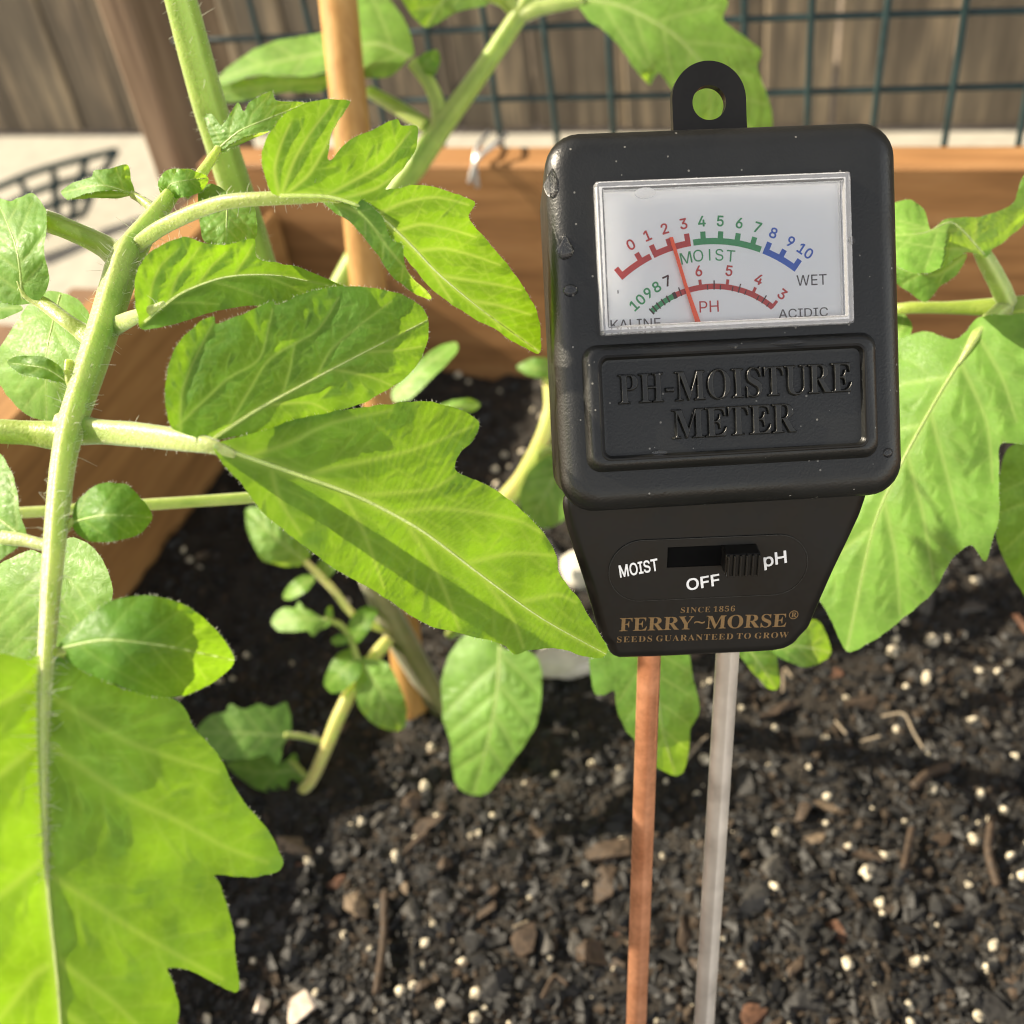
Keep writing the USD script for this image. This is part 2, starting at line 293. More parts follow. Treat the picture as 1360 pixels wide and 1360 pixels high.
put('side_board', ubox(UL - .02, UL, -.24, VB - .0015, -.15, .0895), 'side_board_wood', bed)
put('side_board', ubox(.62, .64, -.24, VB - .0015, -.15, .0895), 'side_board_wood', bed)
put('front_board', ubox(UL - .02, .64, -.26, -.2415, -.15, .0895), 'board_wood', bed)
put('corner_block', ubox(UL + .001, UL + .0145, VB - .016, VB - .002, -.02, .08), 'side_board_wood', bed)
# outer low rail and post at the left
low = thing('low_rail', 'dark brown wooden rail running along outside the left board of the bed', 'rail')
put('rail_board', ubox(-.345, -.298, -.3, .372, -.02, .052), 'rail_wood', low)
put('rail_board', ubox(-.40, -.355, -.3, .372, -.06, .03), 'rail_wood', low)
post = thing('corner_post', 'narrow brown timber post behind the left corner of the bed', 'post')
put('post_body', ubox(-.3265, -.3103, .434, .505, -.156, .75, .002), 'post_wood', post)
# welded wire mesh behind the back board: each wire its own part
wm = thing('wire_mesh', 'dark green welded wire mesh fastened behind the back board', 'wire mesh')
VW = VB + .0215
g = .0246
for k in range(-13, 26):
    u = -.0216 + k*g
    pts = np.stack([uvw(u + .0009*math.sin(z*31 + k*1.7), VW + .0008*math.sin(z*17 + k), z) for z in np.linspace(.0, .37, 12)])
    if -.285 < u < .6: put('wire', tube(pts, .00125, 8), 'wire_green', wm, True)
for k in range(-4, 10):
    z = .1185 + k*.0254
    pts = np.stack([uvw(u, VW + .0017 + .0006*math.sin(u*13), z + .0011*math.sin(u*9 + k*2.1)) for u in np.linspace(-.284, .6, 40)])
    put('cross_wire', tube(pts, .00125, 8), 'wire_green', wm, True)
# loose piece of the same mesh lying outside on the paving, seen at the left
lm = thing('mesh_offcut', 'dark offcut of wire mesh lying on the pale paving at the left', 'wire mesh')
A = [G(-60, 275, -.10), G(155, 200, -.10)]; B = [G(30, 330, -.135), G(110, 285, -.135)]
for k in range(4):
    t = k/3; a, b = A[0]*(1-t)+B[0]*t, A[1]*(1-t)+B[1]*t
    mid = (a+b)/2 + [0, 0, .006]
    put('wire', tube(resample(catmull([a, mid, b], 6), 14), .0034, 8), 'wire_green', lm, True)
for k in range(6):
    t = k/5; put('cross_wire', tube(np.stack([A[0]*(1-t)+A[1]*t, (A[0]*(1-t)+A[1]*t)*.5+(B[0]*(1-t)+B[1]*t)*.5+[0, 0, .003], B[0]*(1-t)+B[1]*t]), .0034, 8), 'wire_green', lm, True)
# staple that holds the mesh
stp = thing('wire_staple', 'bent metal staple holding the mesh on the back board top', 'staple')
sp = P(650, 205, .452)
c0 = uvw(sp @ U3, VB - .001, .101)
put('staple_bar', tube(catmull([c0 + V3*.020 + Z3*.004, c0 + V3*.006 + Z3*.005, c0 - V3*.001 + Z3*.001, c0 - V3*.0022 - Z3*.009], 6), .0010, 8), 'galvanised', stp, True)
put('staple_bar', tube(catmull([c0 + U3*.008 + V3*.018 + Z3*.004, c0 + U3*.008 + V3*.006 + Z3*.006, c0 + U3*.001 - V3*.001 + Z3*.002, c0 - V3*.0022 - Z3*.007 - U3*.003], 6), .0010, 8), 'galvanised', stp, True)
# weathered paling fence
fn = thing('paling_fence', 'weathered grey brown vertical paling fence in the background', 'fence')
r_ = np.random.default_rng(3); uu = -2.2; k = 0
while uu < 2.4:
    w = r_.uniform(.05, .10); dv = r_.uniform(-.003, .003)
    put('paling', ubox(uu, uu + w - r_.uniform(.001, .004), 1.03 + dv, 1.045 + dv, -.15, 1.5, .002), 'fence_wood', fn); uu += w
put('fence_rail', ubox(-2.2, 2.4, 1.056, 1.10, .25, .33), 'fence_wood', fn)
# ------------------------------------------------------------------ loose pieces of the soil
ICO = trimesh.creation.icosphere(1); ICO2 = trimesh.creation.icosphere(2)
def soil_z(x, y): return float(soil_h(np.array([[x, y, 0.0]]))[0])
def lump(r, seed, rough=.25, base=ICO2, stretch=(1, 1, 1)):
    v = np.array(base.vertices); q = v*1.7 + seed*3.17
    v = v*(1 + rough*(meshkit.fbm(q, 3, 5)[:, None]*2 - 1))
    return v*np.array(stretch)*r, np.array(base.faces)
def rot(rg, flat=False):
    a = rg.uniform(0, 2*np.pi); Rz = np.array([[math.cos(a), -math.sin(a), 0], [math.sin(a), math.cos(a), 0], [0, 0, 1]])
    if flat:
        b = rg.normal(0, .35); Rx = np.array([[1, 0, 0], [0, math.cos(b), -math.sin(b)], [0, math.sin(b), math.cos(b)]]); return Rz @ Rx
    q = rg.normal(size=4); q /= np.linalg.norm(q); w, x, y, z = q
    return np.array([[1-2*(y*y+z*z), 2*(x*y-z*w), 2*(x*z+y*w)], [2*(x*y+z*w), 1-2*(x*x+z*z), 2*(y*z-x*w)], [2*(x*z-y*w), 2*(y*z+x*w), 1-2*(x*x+y*y)]])
PERL = [(1233,886,14),(1296,941,12),(1099,970,10),(1125,917,8),(992,915,9),(1353,994,10),(1235,989,8),(1161,1060,8),(1033,1088,14),(1242,1040,9),(1305,1046,10),(1338,1062,11),(1127,1114,10),(1176,1127,13),(1154,1147,14),(1343,1136,14),(1029,1171,14),(1172,1184,11),(1175,1202,11),(1323,1246,11),(1314,1274,10),(1340,1332,14),(985,1281,10),(871,1342,14),(1051,1351,8),(1248,1213,7),(1248,1112,10),(1022,1005,8),(935,897,7),
        (576,1069,9),(461,1089,11),(549,1100,8),(630,1093,10),(622,1096,8),(420,1118,11),(408,1140,14),(694,1028,8),(784,996,12),(821,1001,9),(572,1216,10),(561,1240,11),(556,1274,11),(610,1267,14),(728,1258,9),(780,1309,10),(583,1331,10),(640,1330,11),(630,1346,15),(496,1191,9),(518,1025,8),(569,981,10),(496,1336,8),(674,1348,7),(321,853,9),(380,862,9),(425,745,8),(662,506,7),(705,530,9),(640,515,7),(668,588,9),(655,612,8),(693,587,8),(658,634,9),(674,603,7),(620,495,7),(607,490,8),(248,735,8),(262,745,8),(240,722,9),(1297,756,9),(1240,840,12),(1283,822,10),(1188,848,11),(1260,835,9),(1320,860,11),(1344,905,9),(1305,875,10),(925,1040,6),(1205,1075,6),(985,930,8),(450,1225,9),(345,1320,10),(330,1265,8),(1210,1330,9),(1115,1290,7),(1290,1165,8),(960,1240,8),(1075,1010,6),(880,1120,6),(760,1150,7),(700,1170,7),(520,1130,6)]
rp = np.random.default_rng(21)
for i, (x, y, r) in enumerate(PERL):
    p = G(x, y, .003); s = rp.uniform(.36, .60)*r/FPX*np.linalg.norm(p - EYE)
    v, f = lump(s, i, .6, ICO2, rp.uniform(.7, 1.25, 3))
    v = v @ rot(rp).T + [p[0], p[1], soil_z(p[0], p[1]) + s*rp.uniform(.1, .5)]
    put('perlite_grain', (v, f), 'perlite', soil, True)
for i in range(150):
    x, y = rp.uniform(0, 1750), rp.uniform(480, 1380); p = G(x, y)
    if p @ U3 < UL + .006 or p @ V3 > VB - .006: continue
    s = rp.uniform(.0007, .0017)
    v, f = lump(s, i + 200, .4, ICO, rp.uniform(.75, 1.25, 3))
    put('perlite_grain', (v @ rot(rp).T + [p[0], p[1], soil_z(p[0], p[1]) + s*.4], f), 'perlite', soil, True)
def chip(rg, L, W, T):
    q = rg.normal(size=(11, 3)); q /= np.linalg.norm(q, axis=1, keepdims=True); q = np.clip(q*1.25, -1, 1)*np.array([L, W, T])/2
    h = trimesh.convex.convex_hull(q); return np.array(h.vertices), np.array(h.faces)
rc = np.random.default_rng(5)
BK = ['bark_black']*8 + ['bark_brown']*6 + ['bark_red']*1 + ['bark_tan']*1 + ['bark_grey']*3
n = 0
while n < 270:
    x, y = rc.uniform(180, 1370), rc.uniform(560, 1400); p = G(x, y)
    if p @ U3 < UL + .012 or p @ V3 > VB - .012: continue
    L = rc.uniform(.0035, .008) if rc.random() < .8 else rc.uniform(.008, .014)
    v, f = chip(rc, L, L*rc.uniform(.3, .7), L*rc.uniform(.18, .4))
    put('bark_chip', (v @ rot(rc, True).T + [p[0], p[1], soil_z(p[0], p[1]) + L*.09], f), BK[rc.integers(len(BK))], soil); n += 1
def scatter(name, m, count, lo, hi, seed, box, flat=False):
    rg = np.random.default_rng(seed); protos = [chip(rg, 1, rg.uniform(.45, .9), rg.uniform(.3, .8)) for _ in range(14)]; ms = []
    for _ in range(count):
        x, y = rg.uniform(box[0], box[1]), rg.uniform(box[2], box[3]); p = G(x, y)
        if p @ U3 < UL + .004 or p @ V3 > VB - .004: continue
        s = lo*(hi/lo)**(rg.random()**1.8); v, f = protos[rg.integers(14)]
        ms.append((v*s @ rot(rg, flat).T + [p[0], p[1], 0], f))
    c = np.array([m_[0][:, :2].mean(0) for m_ in ms]); z = soil_h(np.c_[c, 0*c[:, 0]])
    for k, (v, f) in enumerate(ms): v[:, 2] += z[k] + .12*np.ptp(v[:, 2])
    put(name, join(ms), m, soil, kind='stuff')
scatter('bark_crumbs', 'soil_crumb', 15500, .0020, .0068, 10, (-60, 2050, 470, 1420), True)
scatter('soil_crumbs', 'soil_crumb', 19500, .0008, .0034, 11, (-60, 2050, 470, 1420))
scatter('brown_crumbs', 'soil_crumb_brown', 12500, .0008, .0046, 12, (-60, 2050, 470, 1420))
scatter('grey_crumbs', 'bark_grey', 1500, .0008, .0034, 13, (-60, 1420, 470, 1420))
scatter('perlite_dust', 'perlite', 420, .0004, .0010, 14, (-60, 1420, 470, 1420))
# twigs, fibres, stones
def ground_line(pts, lift=.002): return np.array([[*G(x, y, .004)[:2], soil_z(*G(x, y, .004)[:2]) + lift] for x, y in pts])
for pts, r, m in (([(508,1180),(507,1240),(500,1318)], .0024, 'bark_brown'), ([(1212,1095),(1205,1130),(1200,1150)], .002, 'bark_brown'), ([(1215,1040),(1235,1020),(1262,1012)], .0026, 'bark_brown'), ([(1318,1085),(1312,1130),(1325,1175)], .0022, 'bark_brown'), ([(720,1320),(735,1290),(752,1300)], .0014, 'bark_brown')):
    put('twig', tube(resample(catmull(ground_line(pts, .004), 6), 12), r*.5, 7, .15), m, soil, True)
for pts in ([(1172,948),(1200,948),(1215,968),(1228,985)], [(1145,975),(1170,972)], [(1110,952),(1125,968)], [(905,1010),(930,985),(940,975)], [(1052,895),(1042,880),(1040,915)], [(700,1215),(680,1225)]):
    put('root_fibre', tube(resample(catmull(ground_line(pts, .004), 6), 14), .00042, 6), 'root_fibre', soil, True)
for k, (x, y, L, m) in enumerate([(397,1332,.0105,'pale_stone'),(336,1322,.006,'pale_stone'),(770,1235,.011,'bark_grey'),(787,1265,.011,'bark_brown'),(470,1190,.010,'bark_tan'),(540,1195,.008,'bark_grey'),(545,1050,.008,'bark_brown'),(700,1237,.010,'bark_brown'),(1000,1190,.010,'bark_grey')]):
    p = G(x, y, .004); v, f = chip(rc, L, L*.75, L*.5)
    put('stone' if 'stone' in m else 'bark_chip', (v @ rot(rc, True).T + [p[0], p[1], soil_z(p[0], p[1]) + L*.2], f), m, soil)
for k, (x, y, s, st, lab) in enumerate([(752,876,.0085,(1.35,.8,.55),'white lumpy fragment lying on the soil left of the copper probe'), (768, 752, .0068,(1.0,1.3,.7),'white lumpy fragment half hidden between the drooping leaf and the meter')]):
    p = G(x, y, .004); v, f = lump(s, k + 77, .3, ICO2, st)
    t = put('white_fragment', (v + [p[0], p[1], s*.45], f), 'white_shell', None, True); tag(t, lab, 'fragment')
# ------------------------------------------------------------------ the soil meter
RF = np.array([[0.99336519, 0.10298088, 0.05119115], [-0.01896444, 0.58572289, -0.81028948], [-0.11342815, 0.80394256, 0.5837897]])
TF = np.array([0.03463109, 0.13397148, 0.19416291])
RN = np.array([[0.990995763, 0.132370376, 0.020136550], [-0.025404536, 0.333550949, -0.942389715], [-0.131461047, 0.933392655, 0.333910385]])
TN = np.array([0.025383655, 0.121194568, 0.137772519])
FACE, NECK = (RF, TF), (RN, TN)
GL = json.loads('''{"P":[92,[["3,0 3,4 10,5 15,8 16,14 16,87 15,92 12,94 8,96 4,96 4,100 62,99 74,97 82,92 87,85 89,78 90,73 88,63 84,55 78,51 67,46 61,45 40,45 41,11 42,8 44,6 48,4 53,4 53,0","40,51 49,51 54,52 57,53 61,57 63,60 64,69 64,76 63,83 60,89 58,92 53,94 50,95 43,94 41,92 40,90"]]],"H":[115,[["3,0 3,4 10,5 15,8 16,14 16,87 15,92 12,94 8,96 4,96 4,100 53,100 53,96 44,95 42,92 41,90 40,88 40,55 74,55 75,55 75,89 73,93 71,95 62,96 62,100 111,100 111,96 103,95 100,92 98,85 99,12 102,6 107,4 111,4 111,0 62,0 62,4 67,4 71,6 74,10 75,18 75,48 40,48 41,11 42,8 44,6 48,4 53,4 53,0"]]],"M":[139,[["3,0 3,4 8,4 13,6 15,8 16,13 16,89 15,92 13,94 9,96 3,96 3,100 41,99 65,41 70,32 98,100 135,100 135,96 127,94 125,92 123,88 123,12 125,6 130,4 135,4 135,0 87,0 87,4 95,5 98,8 99,12 100,86 63,0 59,0 25,81 24,83 23,83 23,13 25,8 27,6 31,4 37,4 37,0"]]],"O":[115,[["6,49 6,58 9,69 13,78 19,86 27,93 37,98 51,102 65,102 73,101 85,95 91,92 98,84 105,72 108,62 109,54 109,46 108,36 105,27 99,17 92,10 85,5 77,1 65,-2 49,-2 42,-1 32,4 24,9 16,18 12,25 7,36","32,62 32,38 35,22 40,13 46,6 52,3 61,3 69,5 75,11 79,20 82,30 83,40 83,60 82,71 79,79 75,87 70,93 62,97 55,97 50,96 42,91 36,82 34,75"]]],"I":[57,[["3,0 4,4 7,4 13,7 16,13 16,89 15,92 13,94 9,96 3,96 3,100 54,100 54,96 48,96 43,94 42,92 40,88 40,14 42,9 46,5 53,4 54,0"]]],"S":[86,[["9,35 14,35 17,23 20,18 23,13 29,7 37,4 46,3 51,4 57,9 61,16 61,22 59,28 51,34 31,44 18,53 15,58 12,65 11,78 13,86 17,93 23,97 29,101 35,102 46,102 66,97 69,99 70,100 70,102 74,102 74,70 71,70 68,78 63,87 56,93 50,96 46,97 36,97 32,95 29,91 26,86 27,79 29,75 32,72 38,68 65,55 68,53 75,46 78,36 79,26 77,17 73,11 67,5 63,2 52,-2 36,-2 31,-1 20,3 17,3 15,1 14,-2 9,-2"]]],"T":[93,[["2,99 3,100 90,100 90,69 86,69 86,74 83,82 78,89 75,92 68,94 58,95 58,13 58,10 61,6 66,4 72,4 72,0 20,0 20,4 26,4 30,6 33,10 34,14 34,95 27,95 22,94 16,90 12,86 8,80 6,69 3,69"]]],"U":[108,[["3,100 53,100 53,96 48,96 43,94 41,92 40,90 39,28 41,20 45,11 51,6 58,5 67,5 76,9 83,17 86,27 86,35 86,88 84,92 82,94 79,95 72,96 72,100 104,100 104,96 101,96 96,94 93,89 92,27 91,20 87,12 80,4 73,0 66,-2 46,-3 33,1 27,4 23,8 19,15 16,26 16,88 15,91 12,94 8,96 3,96"]]],"R":[104,[["3,0 3,4 10,5 15,8 16,14 16,87 15,92 12,94 8,96 4,96 4,100 61,99 74,97 83,92 88,86 91,80 92,71 91,65 87,59 83,55 76,51 70,49 69,48 96,9 100,5 105,4 105,0 74,0 44,46 40,46 40,13 42,8 44,6 48,4 53,4 53,0","40,51 51,52 57,53 63,59 65,63 67,73 66,82 63,89 58,93 51,95 47,95 43,94 41,91"]]],"E":[97,[["3,0 3,4 7,4 12,5 15,8 16,12 16,87 14,93 9,96 4,96 4,100 87,100 87,70 84,70 83,76 79,85 75,89 70,92 60,94 44,94 42,93 41,91 40,89 40,55 41,54 48,54 55,57 60,63 62,69 63,76 67,76 67,26 63,26 61,38 59,42 55,46 50,48 40,49 40,13 41,9 45,6 50,6 60,6 69,8 79,14 86,23 89,31 91,32 94,32 88,0"]]],"F":[89,[["3,0 3,4 10,5 14,7 15,10 16,14 16,87 15,91 12,94 3,96 3,100 86,100 86,70 83,70 82,77 78,85 73,90 68,93 61,94 46,95 42,94 40,91 40,54 48,55 54,57 58,61 60,66 62,73 62,76 66,76 66,26 63,26 59,39 57,43 55,46 52,47 46,49 40,49 40,13 41,9 43,6 47,5 56,4 56,0"]]],"Y":[94,[["-3,96 -3,100 45,100 45,96 39,96 36,95 34,92 34,90 54,51 54,50 56,51 74,82 76,87 76,92 72,95 65,96 65,100 96,100 96,96 94,96 90,94 85,88 59,45 59,10 62,6 67,4 72,4 72,0 22,0 22,4 29,5 31,6 34,9 35,14 35,39 6,91 2,95"]]],"N":[108,[["4,0 4,4 10,4 15,7 16,11 17,15 17,85 8,95 4,96 4,100 34,100 85,38 86,87 85,90 83,94 80,95 73,96 73,100 105,100 105,96 100,96 96,94 94,92 93,88 93,-2 87,-2 34,64 24,75 24,12 25,8 27,6 31,4 36,4 36,0"]]],"C":[103,[["6,44 6,61 11,74 17,84 28,94 36,98 44,101 51,102 65,102 85,95 89,96 90,98 92,102 96,102 96,68 92,68 87,78 82,86 78,90 69,95 61,97 56,97 49,96 46,94 41,89 35,79 33,69 32,59 32,36 35,24 40,14 44,10 50,7 56,5 65,5 72,7 80,11 86,14 94,23 95,23 98,20 97,18 92,12 83,4 76,1 64,-2 48,-2 39,0 32,3 24,8 17,15 13,22 8,33"]]],"D":[109,[["3,100 60,99 75,96 83,92 88,88 94,82 98,75 101,68 103,57 103,42 101,33 98,25 93,15 88,11 82,6 74,3 66,1 57,0 4,0 4,4 12,5 15,8 16,14 16,85 15,92 11,95 3,96","40,11 41,8 43,6 46,5 55,6 62,8 69,14 72,19 76,32 77,41 77,59 76,68 73,78 69,86 64,91 60,93 54,95 48,95 44,95 41,92 40,89"]]],"G":[112,[["6,50 7,62 8,68 13,78 17,85 24,91 31,96 40,100 51,102 66,102 77,98 83,96 87,96 90,98 92,102 96,102 96,67 92,67 87,78 84,83 76,91 69,95 61,97 53,97 47,94 41,89 36,81 33,65 32,40 34,27 40,14 46,7 55,3 58,3 67,3 71,5 73,7 75,11 75,31 75,33 72,37 68,39 61,40 61,44 109,44 110,40 102,39 100,37 98,34 97,6 84,1 75,-1 67,-2 52,-2 45,-1 35,2 26,7 19,13 13,21 9,30 6,42"]]],"A":[96,[["-2,4 1,4 5,6 8,11 44,101 45,102 49,102 86,14 90,8 92,5 97,4 97,0 50,0 51,4 56,4 59,5 62,9 62,12 55,29 23,29 22,28 17,15 16,9 17,7 21,5 28,4 28,0 -2,0","37,67 26,35 53,36 39,69"]]],"W":[134,[["-3,96 -3,100 39,100 39,96 33,95 32,93 31,86 49,34 66,77 63,87 61,92 58,95 50,96 51,100 96,100 96,96 91,96 87,93 86,88 102,41 104,38 112,59 121,88 121,91 119,94 115,96 111,96 111,100 137,100 137,96 134,96 131,94 126,84 98,-2 94,-2 93,-1 71,63 69,66 68,66 63,53 42,-2 37,-2 6,89 2,95"]]],"-":[47,[["6,45 42,45 42,34 6,34"]]],"~":[84,[["7,54 12,58 17,61 22,62 30,62 37,60 51,54 55,53 63,53 70,56 77,62 77,50 72,46 68,44 61,42 48,44 35,49 27,51 22,51 18,50 7,43"]]],"1":[83,[["6,83 6,87 19,92 39,106 56,106 56,14 57,10 61,8 75,8 75,0 14,0 14,8 29,8 33,11 34,13 34,90 33,90 22,78 16,76 13,76 11,77 8,79"]]],"8":[83,[["4,25 5,34 8,41 16,47 25,53 15,62 11,67 9,71 8,75 8,84 9,90 12,95 17,101 24,104 29,106 38,107 46,107 55,105 62,103 65,100 71,94 73,88 73,76 69,67 63,62 57,59 54,57 67,49 71,46 76,39 78,32 78,23 76,17 73,11 68,6 57,1 45,-2 36,-2 28,-1 18,3 11,9 6,16","24,29 25,20 27,15 32,10 36,7 43,7 50,10 55,15 57,21 57,29 55,34 51,39 45,43 37,47 35,47 30,42 26,37","28,83 29,77 32,71 38,65 45,62 50,66 54,74 55,85 54,89 51,94 47,97 44,98 38,98 32,94 30,90"]]],"5":[83,[["6,14 6,18 7,23 12,26 18,26 18,22 19,19 22,14 24,12 30,9 40,9 44,11 48,16 51,22 52,28 52,36 50,44 48,47 43,52 36,54 27,54 15,52 9,54 14,105 69,105 70,78 62,78 60,86 58,88 56,89 23,89 23,88 21,63 21,62 28,64 36,64 48,63 59,59 68,53 73,45 75,35 75,29 73,21 68,12 64,7 54,2 44,-1 31,-2 21,0 13,4 7,9"]]],"6":[83,[["7,59 9,72 13,84 19,93 27,101 34,104 45,107 61,106 69,102 74,96 75,93 75,88 73,85 70,82 65,79 57,79 57,85 56,90 52,97 50,98 45,98 40,96 35,91 32,86 29,77 27,62 27,60 28,59 35,63 40,64 45,65 55,64 64,61 72,54 74,50 76,44 77,31 75,18 69,9 65,5 59,1 47,-2 39,-2 32,0 22,5 15,12 11,20 9,26 7,38","27,49 28,35 29,25 33,15 40,9 46,8 48,9 51,12 54,16 56,26 56,39 55,44 53,50 50,53 45,55 42,56 36,54 31,52"]]]}''')
def glyph_shape(c):
    out = []
    for rings in GL[c][1]:
        rs = [[tuple(map(float, q.split(','))) for q in r.split(' ')] for r in rings]
        out.append(Polygon(rs[0], rs[1:]).buffer(0))
    return shapely.union_all(out)
def serif(text, h, width=None, space=0.0):
    """bold serif lettering, capitals h tall, as one shapely shape from the origin; width: total width"""
    x, out = 0.0, []
    for c in text:
        if c == ' ': x += 30; continue
        out.append(shapely.affinity.translate(glyph_shape(c), x, 0)); x += GL[c][0] + space
    s = shapely.union_all(out); k = h/100
    kx = k if width is None else width/(s.bounds[2] - s.bounds[0])
    return shapely.affinity.scale(shapely.affinity.translate(s, -s.bounds[0], 0), kx, k, origin=(0, 0))
def place(s, x, y, deg=0): return shapely.affinity.translate(shapely.affinity.rotate(s, deg, origin=(0, 0)), x, y)
def sans(text, h, x, y, deg=0, width=None, z0=0.0, depth=.05, frame=FACE, center=False, bold=False):
    m = meshkit.text_mesh(text, h, depth, bold); v = np.array(m.vertices); v[:, 0] -= v[:, 0].min()
    if width: v[:, 0] *= width/v[:, 0].max()
    if center: v[:, 0] -= v[:, 0].max()/2; v[:, 1] -= h/2
    a = math.radians(deg); c, s = math.cos(a), math.sin(a)
    w = np.c_[v[:, 0]*c - v[:, 1]*s + x, v[:, 0]*s + v[:, 1]*c + y, v[:, 2] + z0]
    return toframe((w, m.faces), frame)
def clip(mesh_shape, box): return mesh_shape.intersection(box)
meter = thing('soil_meter', 'black plastic soil moisture and pH meter with needle dial standing on two metal probes', 'soil meter', TN + RN @ np.array([0, -.148, 0]))
# head: rounded housing with a soft front edge and a seam round the sides
HC = (.75, .78)
rings = [rr(45, 49, 4, -25, HC[0]-.6, HC[1]-.6), rr(47.6, 51.6, 4.5, -24, HC[0]-.6, HC[1]-.6), rr(50.0, 53.2, 5, -10.2, HC[0]-.1, HC[1]), rr(49.5, 52.7, 5, -10.1, HC[0]-.1, HC[1]), rr(49.5, 52.7, 5, -9.8, HC[0]-.1, HC[1]), rr(50.2, 53.4, 5, -9.7, HC[0]-.1, HC[1])]
for a in np.linspace(0, np.pi/2, 9):
    d = 3.2*(1 - math.cos(a)); rings.append(rr(51.0 - 2*d, 54.2 - 2*d, max(5 - d*.8, 2), -3.2 + 3.2*math.sin(a), *HC))
put('housing', toframe(loft(rings), FACE), 'black_plastic', meter, 40)
# neck: tapering switch body with flared shoulders
def neck_outline():
    hw = [(5.4, 15.4), (9, 16.7), (14, 18.1), (19, 19.6), (24, 21.3), (28, 22.6), (31, 23.2), (34, 23.4)]
    R_ = [(x, y) for y, x in hw]
    br = [(11.2, 5.2), (13.2, 5.5), (14.7, 6.4), (15.6, 7.8)]
    right = br + [q for q in R_ if q[1] > 8.9]
    left = [(-x - .1, y) for x, y in right][::-1]; left[-1] = (-13.9, 5.3); left[-2] = (-14.8, 5.7); left[-3] = (-15.3, 6.6)
    p = np.array([(8, 5.15), *right, *left, (-8, 5.15)]); p[:, 0] += .4 + (p[:, 1] - 5)*.028
    return np.array(shapely.geometry.polygon.orient(Polygon(p).buffer(-2.2).buffer(2.2, 12)).exterior.coords)[:-1]
NO = neck_outline()
NO = resample(np.vstack([NO, NO[:1]]), 161)[:-1]
def neck_ring(d, z): return np.c_[inset(NO, d), np.full(len(NO), z)]
nr = [neck_ring(5.2, -7), neck_ring(4.2, -6)] + [neck_ring(0, 7.6)] + [neck_ring(1.4*(1-math.cos(a)), 7.6 + 1.4*math.sin(a)) for a in np.linspace(.25, np.pi/2, 6)]
put('neck', toframe(loft(nr), NECK), 'black_smooth', meter, 40)
# hanging tab
tabs = shapely.union_all([shapely.geometry.box(-5.5, 22, 5.5, 33.1), Point(0, 33.1).buffer(5.5, 24)]).difference(Point(0, 32.6).buffer(2.5, 24))
put('hanging_tab', extrude(place(tabs, .35, 0), -8, -6.4, FACE), 'black_smooth', meter)
# dial plate, scales and needle behind the clear window
dial = put('dial_plate', extrude(shapely.geometry.box(-17.6, -.4, 17.7, 19.6), .05, .25, FACE), 'dial_white', meter)
def sector(c, r0, r1, a0, a1, n=40):
    a = np.radians(np.linspace(a0, a1, n))
    return Polygon([(c[0] + r1*math.sin(t), c[1] + r1*math.cos(t)) for t in a] + [(c[0] + r0*math.sin(t), c[1] + r0*math.cos(t)) for t in a[::-1]])
C1, C2 = (-2.325, -8.652), (-2.162, -8.317)
def tick(c, r0, r1, a, w):
    t = math.radians(a); d = np.array([math.sin(t), math.cos(t)]); e = np.array([d[1], -d[0]])*w/2; c = np.array(c)
    return Polygon([c + d*r0 - e, c + d*r0 + e, c + d*r1 + e, c + d*r1 - e])
Z1 = .254
def pr(name, shape, m, z=Z1): return put(name, extrude(shape, z, z + .04, FACE), m, dial)
pr('red_band', shapely.union_all([sector(C1, 19.73, 20.6, -39.3, -24.3), sector(C1, 19.73, 20.6, -23.2, -7.1)] + [tick(C1, 20.2, 21.55, a, .75) for a in (-38.2, -28.6, -22.2, -15.4, -8.1)]), 'ink_red')
pr('green_band', shapely.union_all([sector(C1, 19.73, 20.6, -6, 22.2)] + [tick(C1, 20.2, 21.55, a, .75) for a in (-1.8, 5.1, 11.9, 18.4)]), 'ink_green')
pr('blue_band', shapely.union_all([sector(C1, 19.73, 20.6, 23.4, 39)] + [tick(C1, 20.2, 21.55, a, .75) for a in (24.5, 30.9, 37.9)]), 'ink_blue')
pr('alkaline_band', sector(C2, 13.07, 13.85, -40.5, -23.4), 'ink_green')
pr('acid_band', sector(C2, 13.07, 13.85, -23, 41.5), 'ink_red')
pr('dark_ticks', shapely.union_all([tick(C2, 12.95, 14.0, a, .2) for a in (-40, -37.6, -34.6, -31, -27.5)] + [tick(C2, 13, 13.95, -22.9, .5)] + [tick(C2, 13.0, 14.3, a, .17) for a in (-19, -14.6, 2.1, 17.7, 34.2)] + [tick(C2, 13.0, 13.7, a, .14) for a in (6, 13.6, 22, 30.4, -2, 38)]), 'ink_brown', Z1 + .045)
pr('red_ticks', shapely.union_all([tick(C2, 13.3, 14.55, a, .42) for a in (-6.1, 10, 26.5, 41)]), 'ink_red', Z1 + .043)
def num(s, c, a, r, m, h=1.42):
    t = math.radians(a)
    put('numeral', sans(s, h, c[0] + r*math.sin(t), c[1] + r*math.cos(t), -a*.95, None, Z1, .04, center=True, bold=True), m, dial)
for s, a, m in zip(['0', '1', '2', '3', '4', '5', '6', '7', '8', '9', '10'], [-28.8, -22.1, -15.5, -8.5, -1.9, 4.8, 11.7, 18.5, 24.5, 31.5, 37.8], ['ink_red']*4 + ['ink_green']*4 + ['ink_blue']*3): num(s, C1, a, 23.0, m)
for s, a, m in zip(['10', '9', '8', '7', '6', '5', '4', '3'], [-42.3, -35, -29.6, -23.2, -6, 10.1, 26.4, 41.1], ['ink_green']*3 + ['ink_brown'] + ['ink_red']*4): num(s, C2, a, 15.8, m)
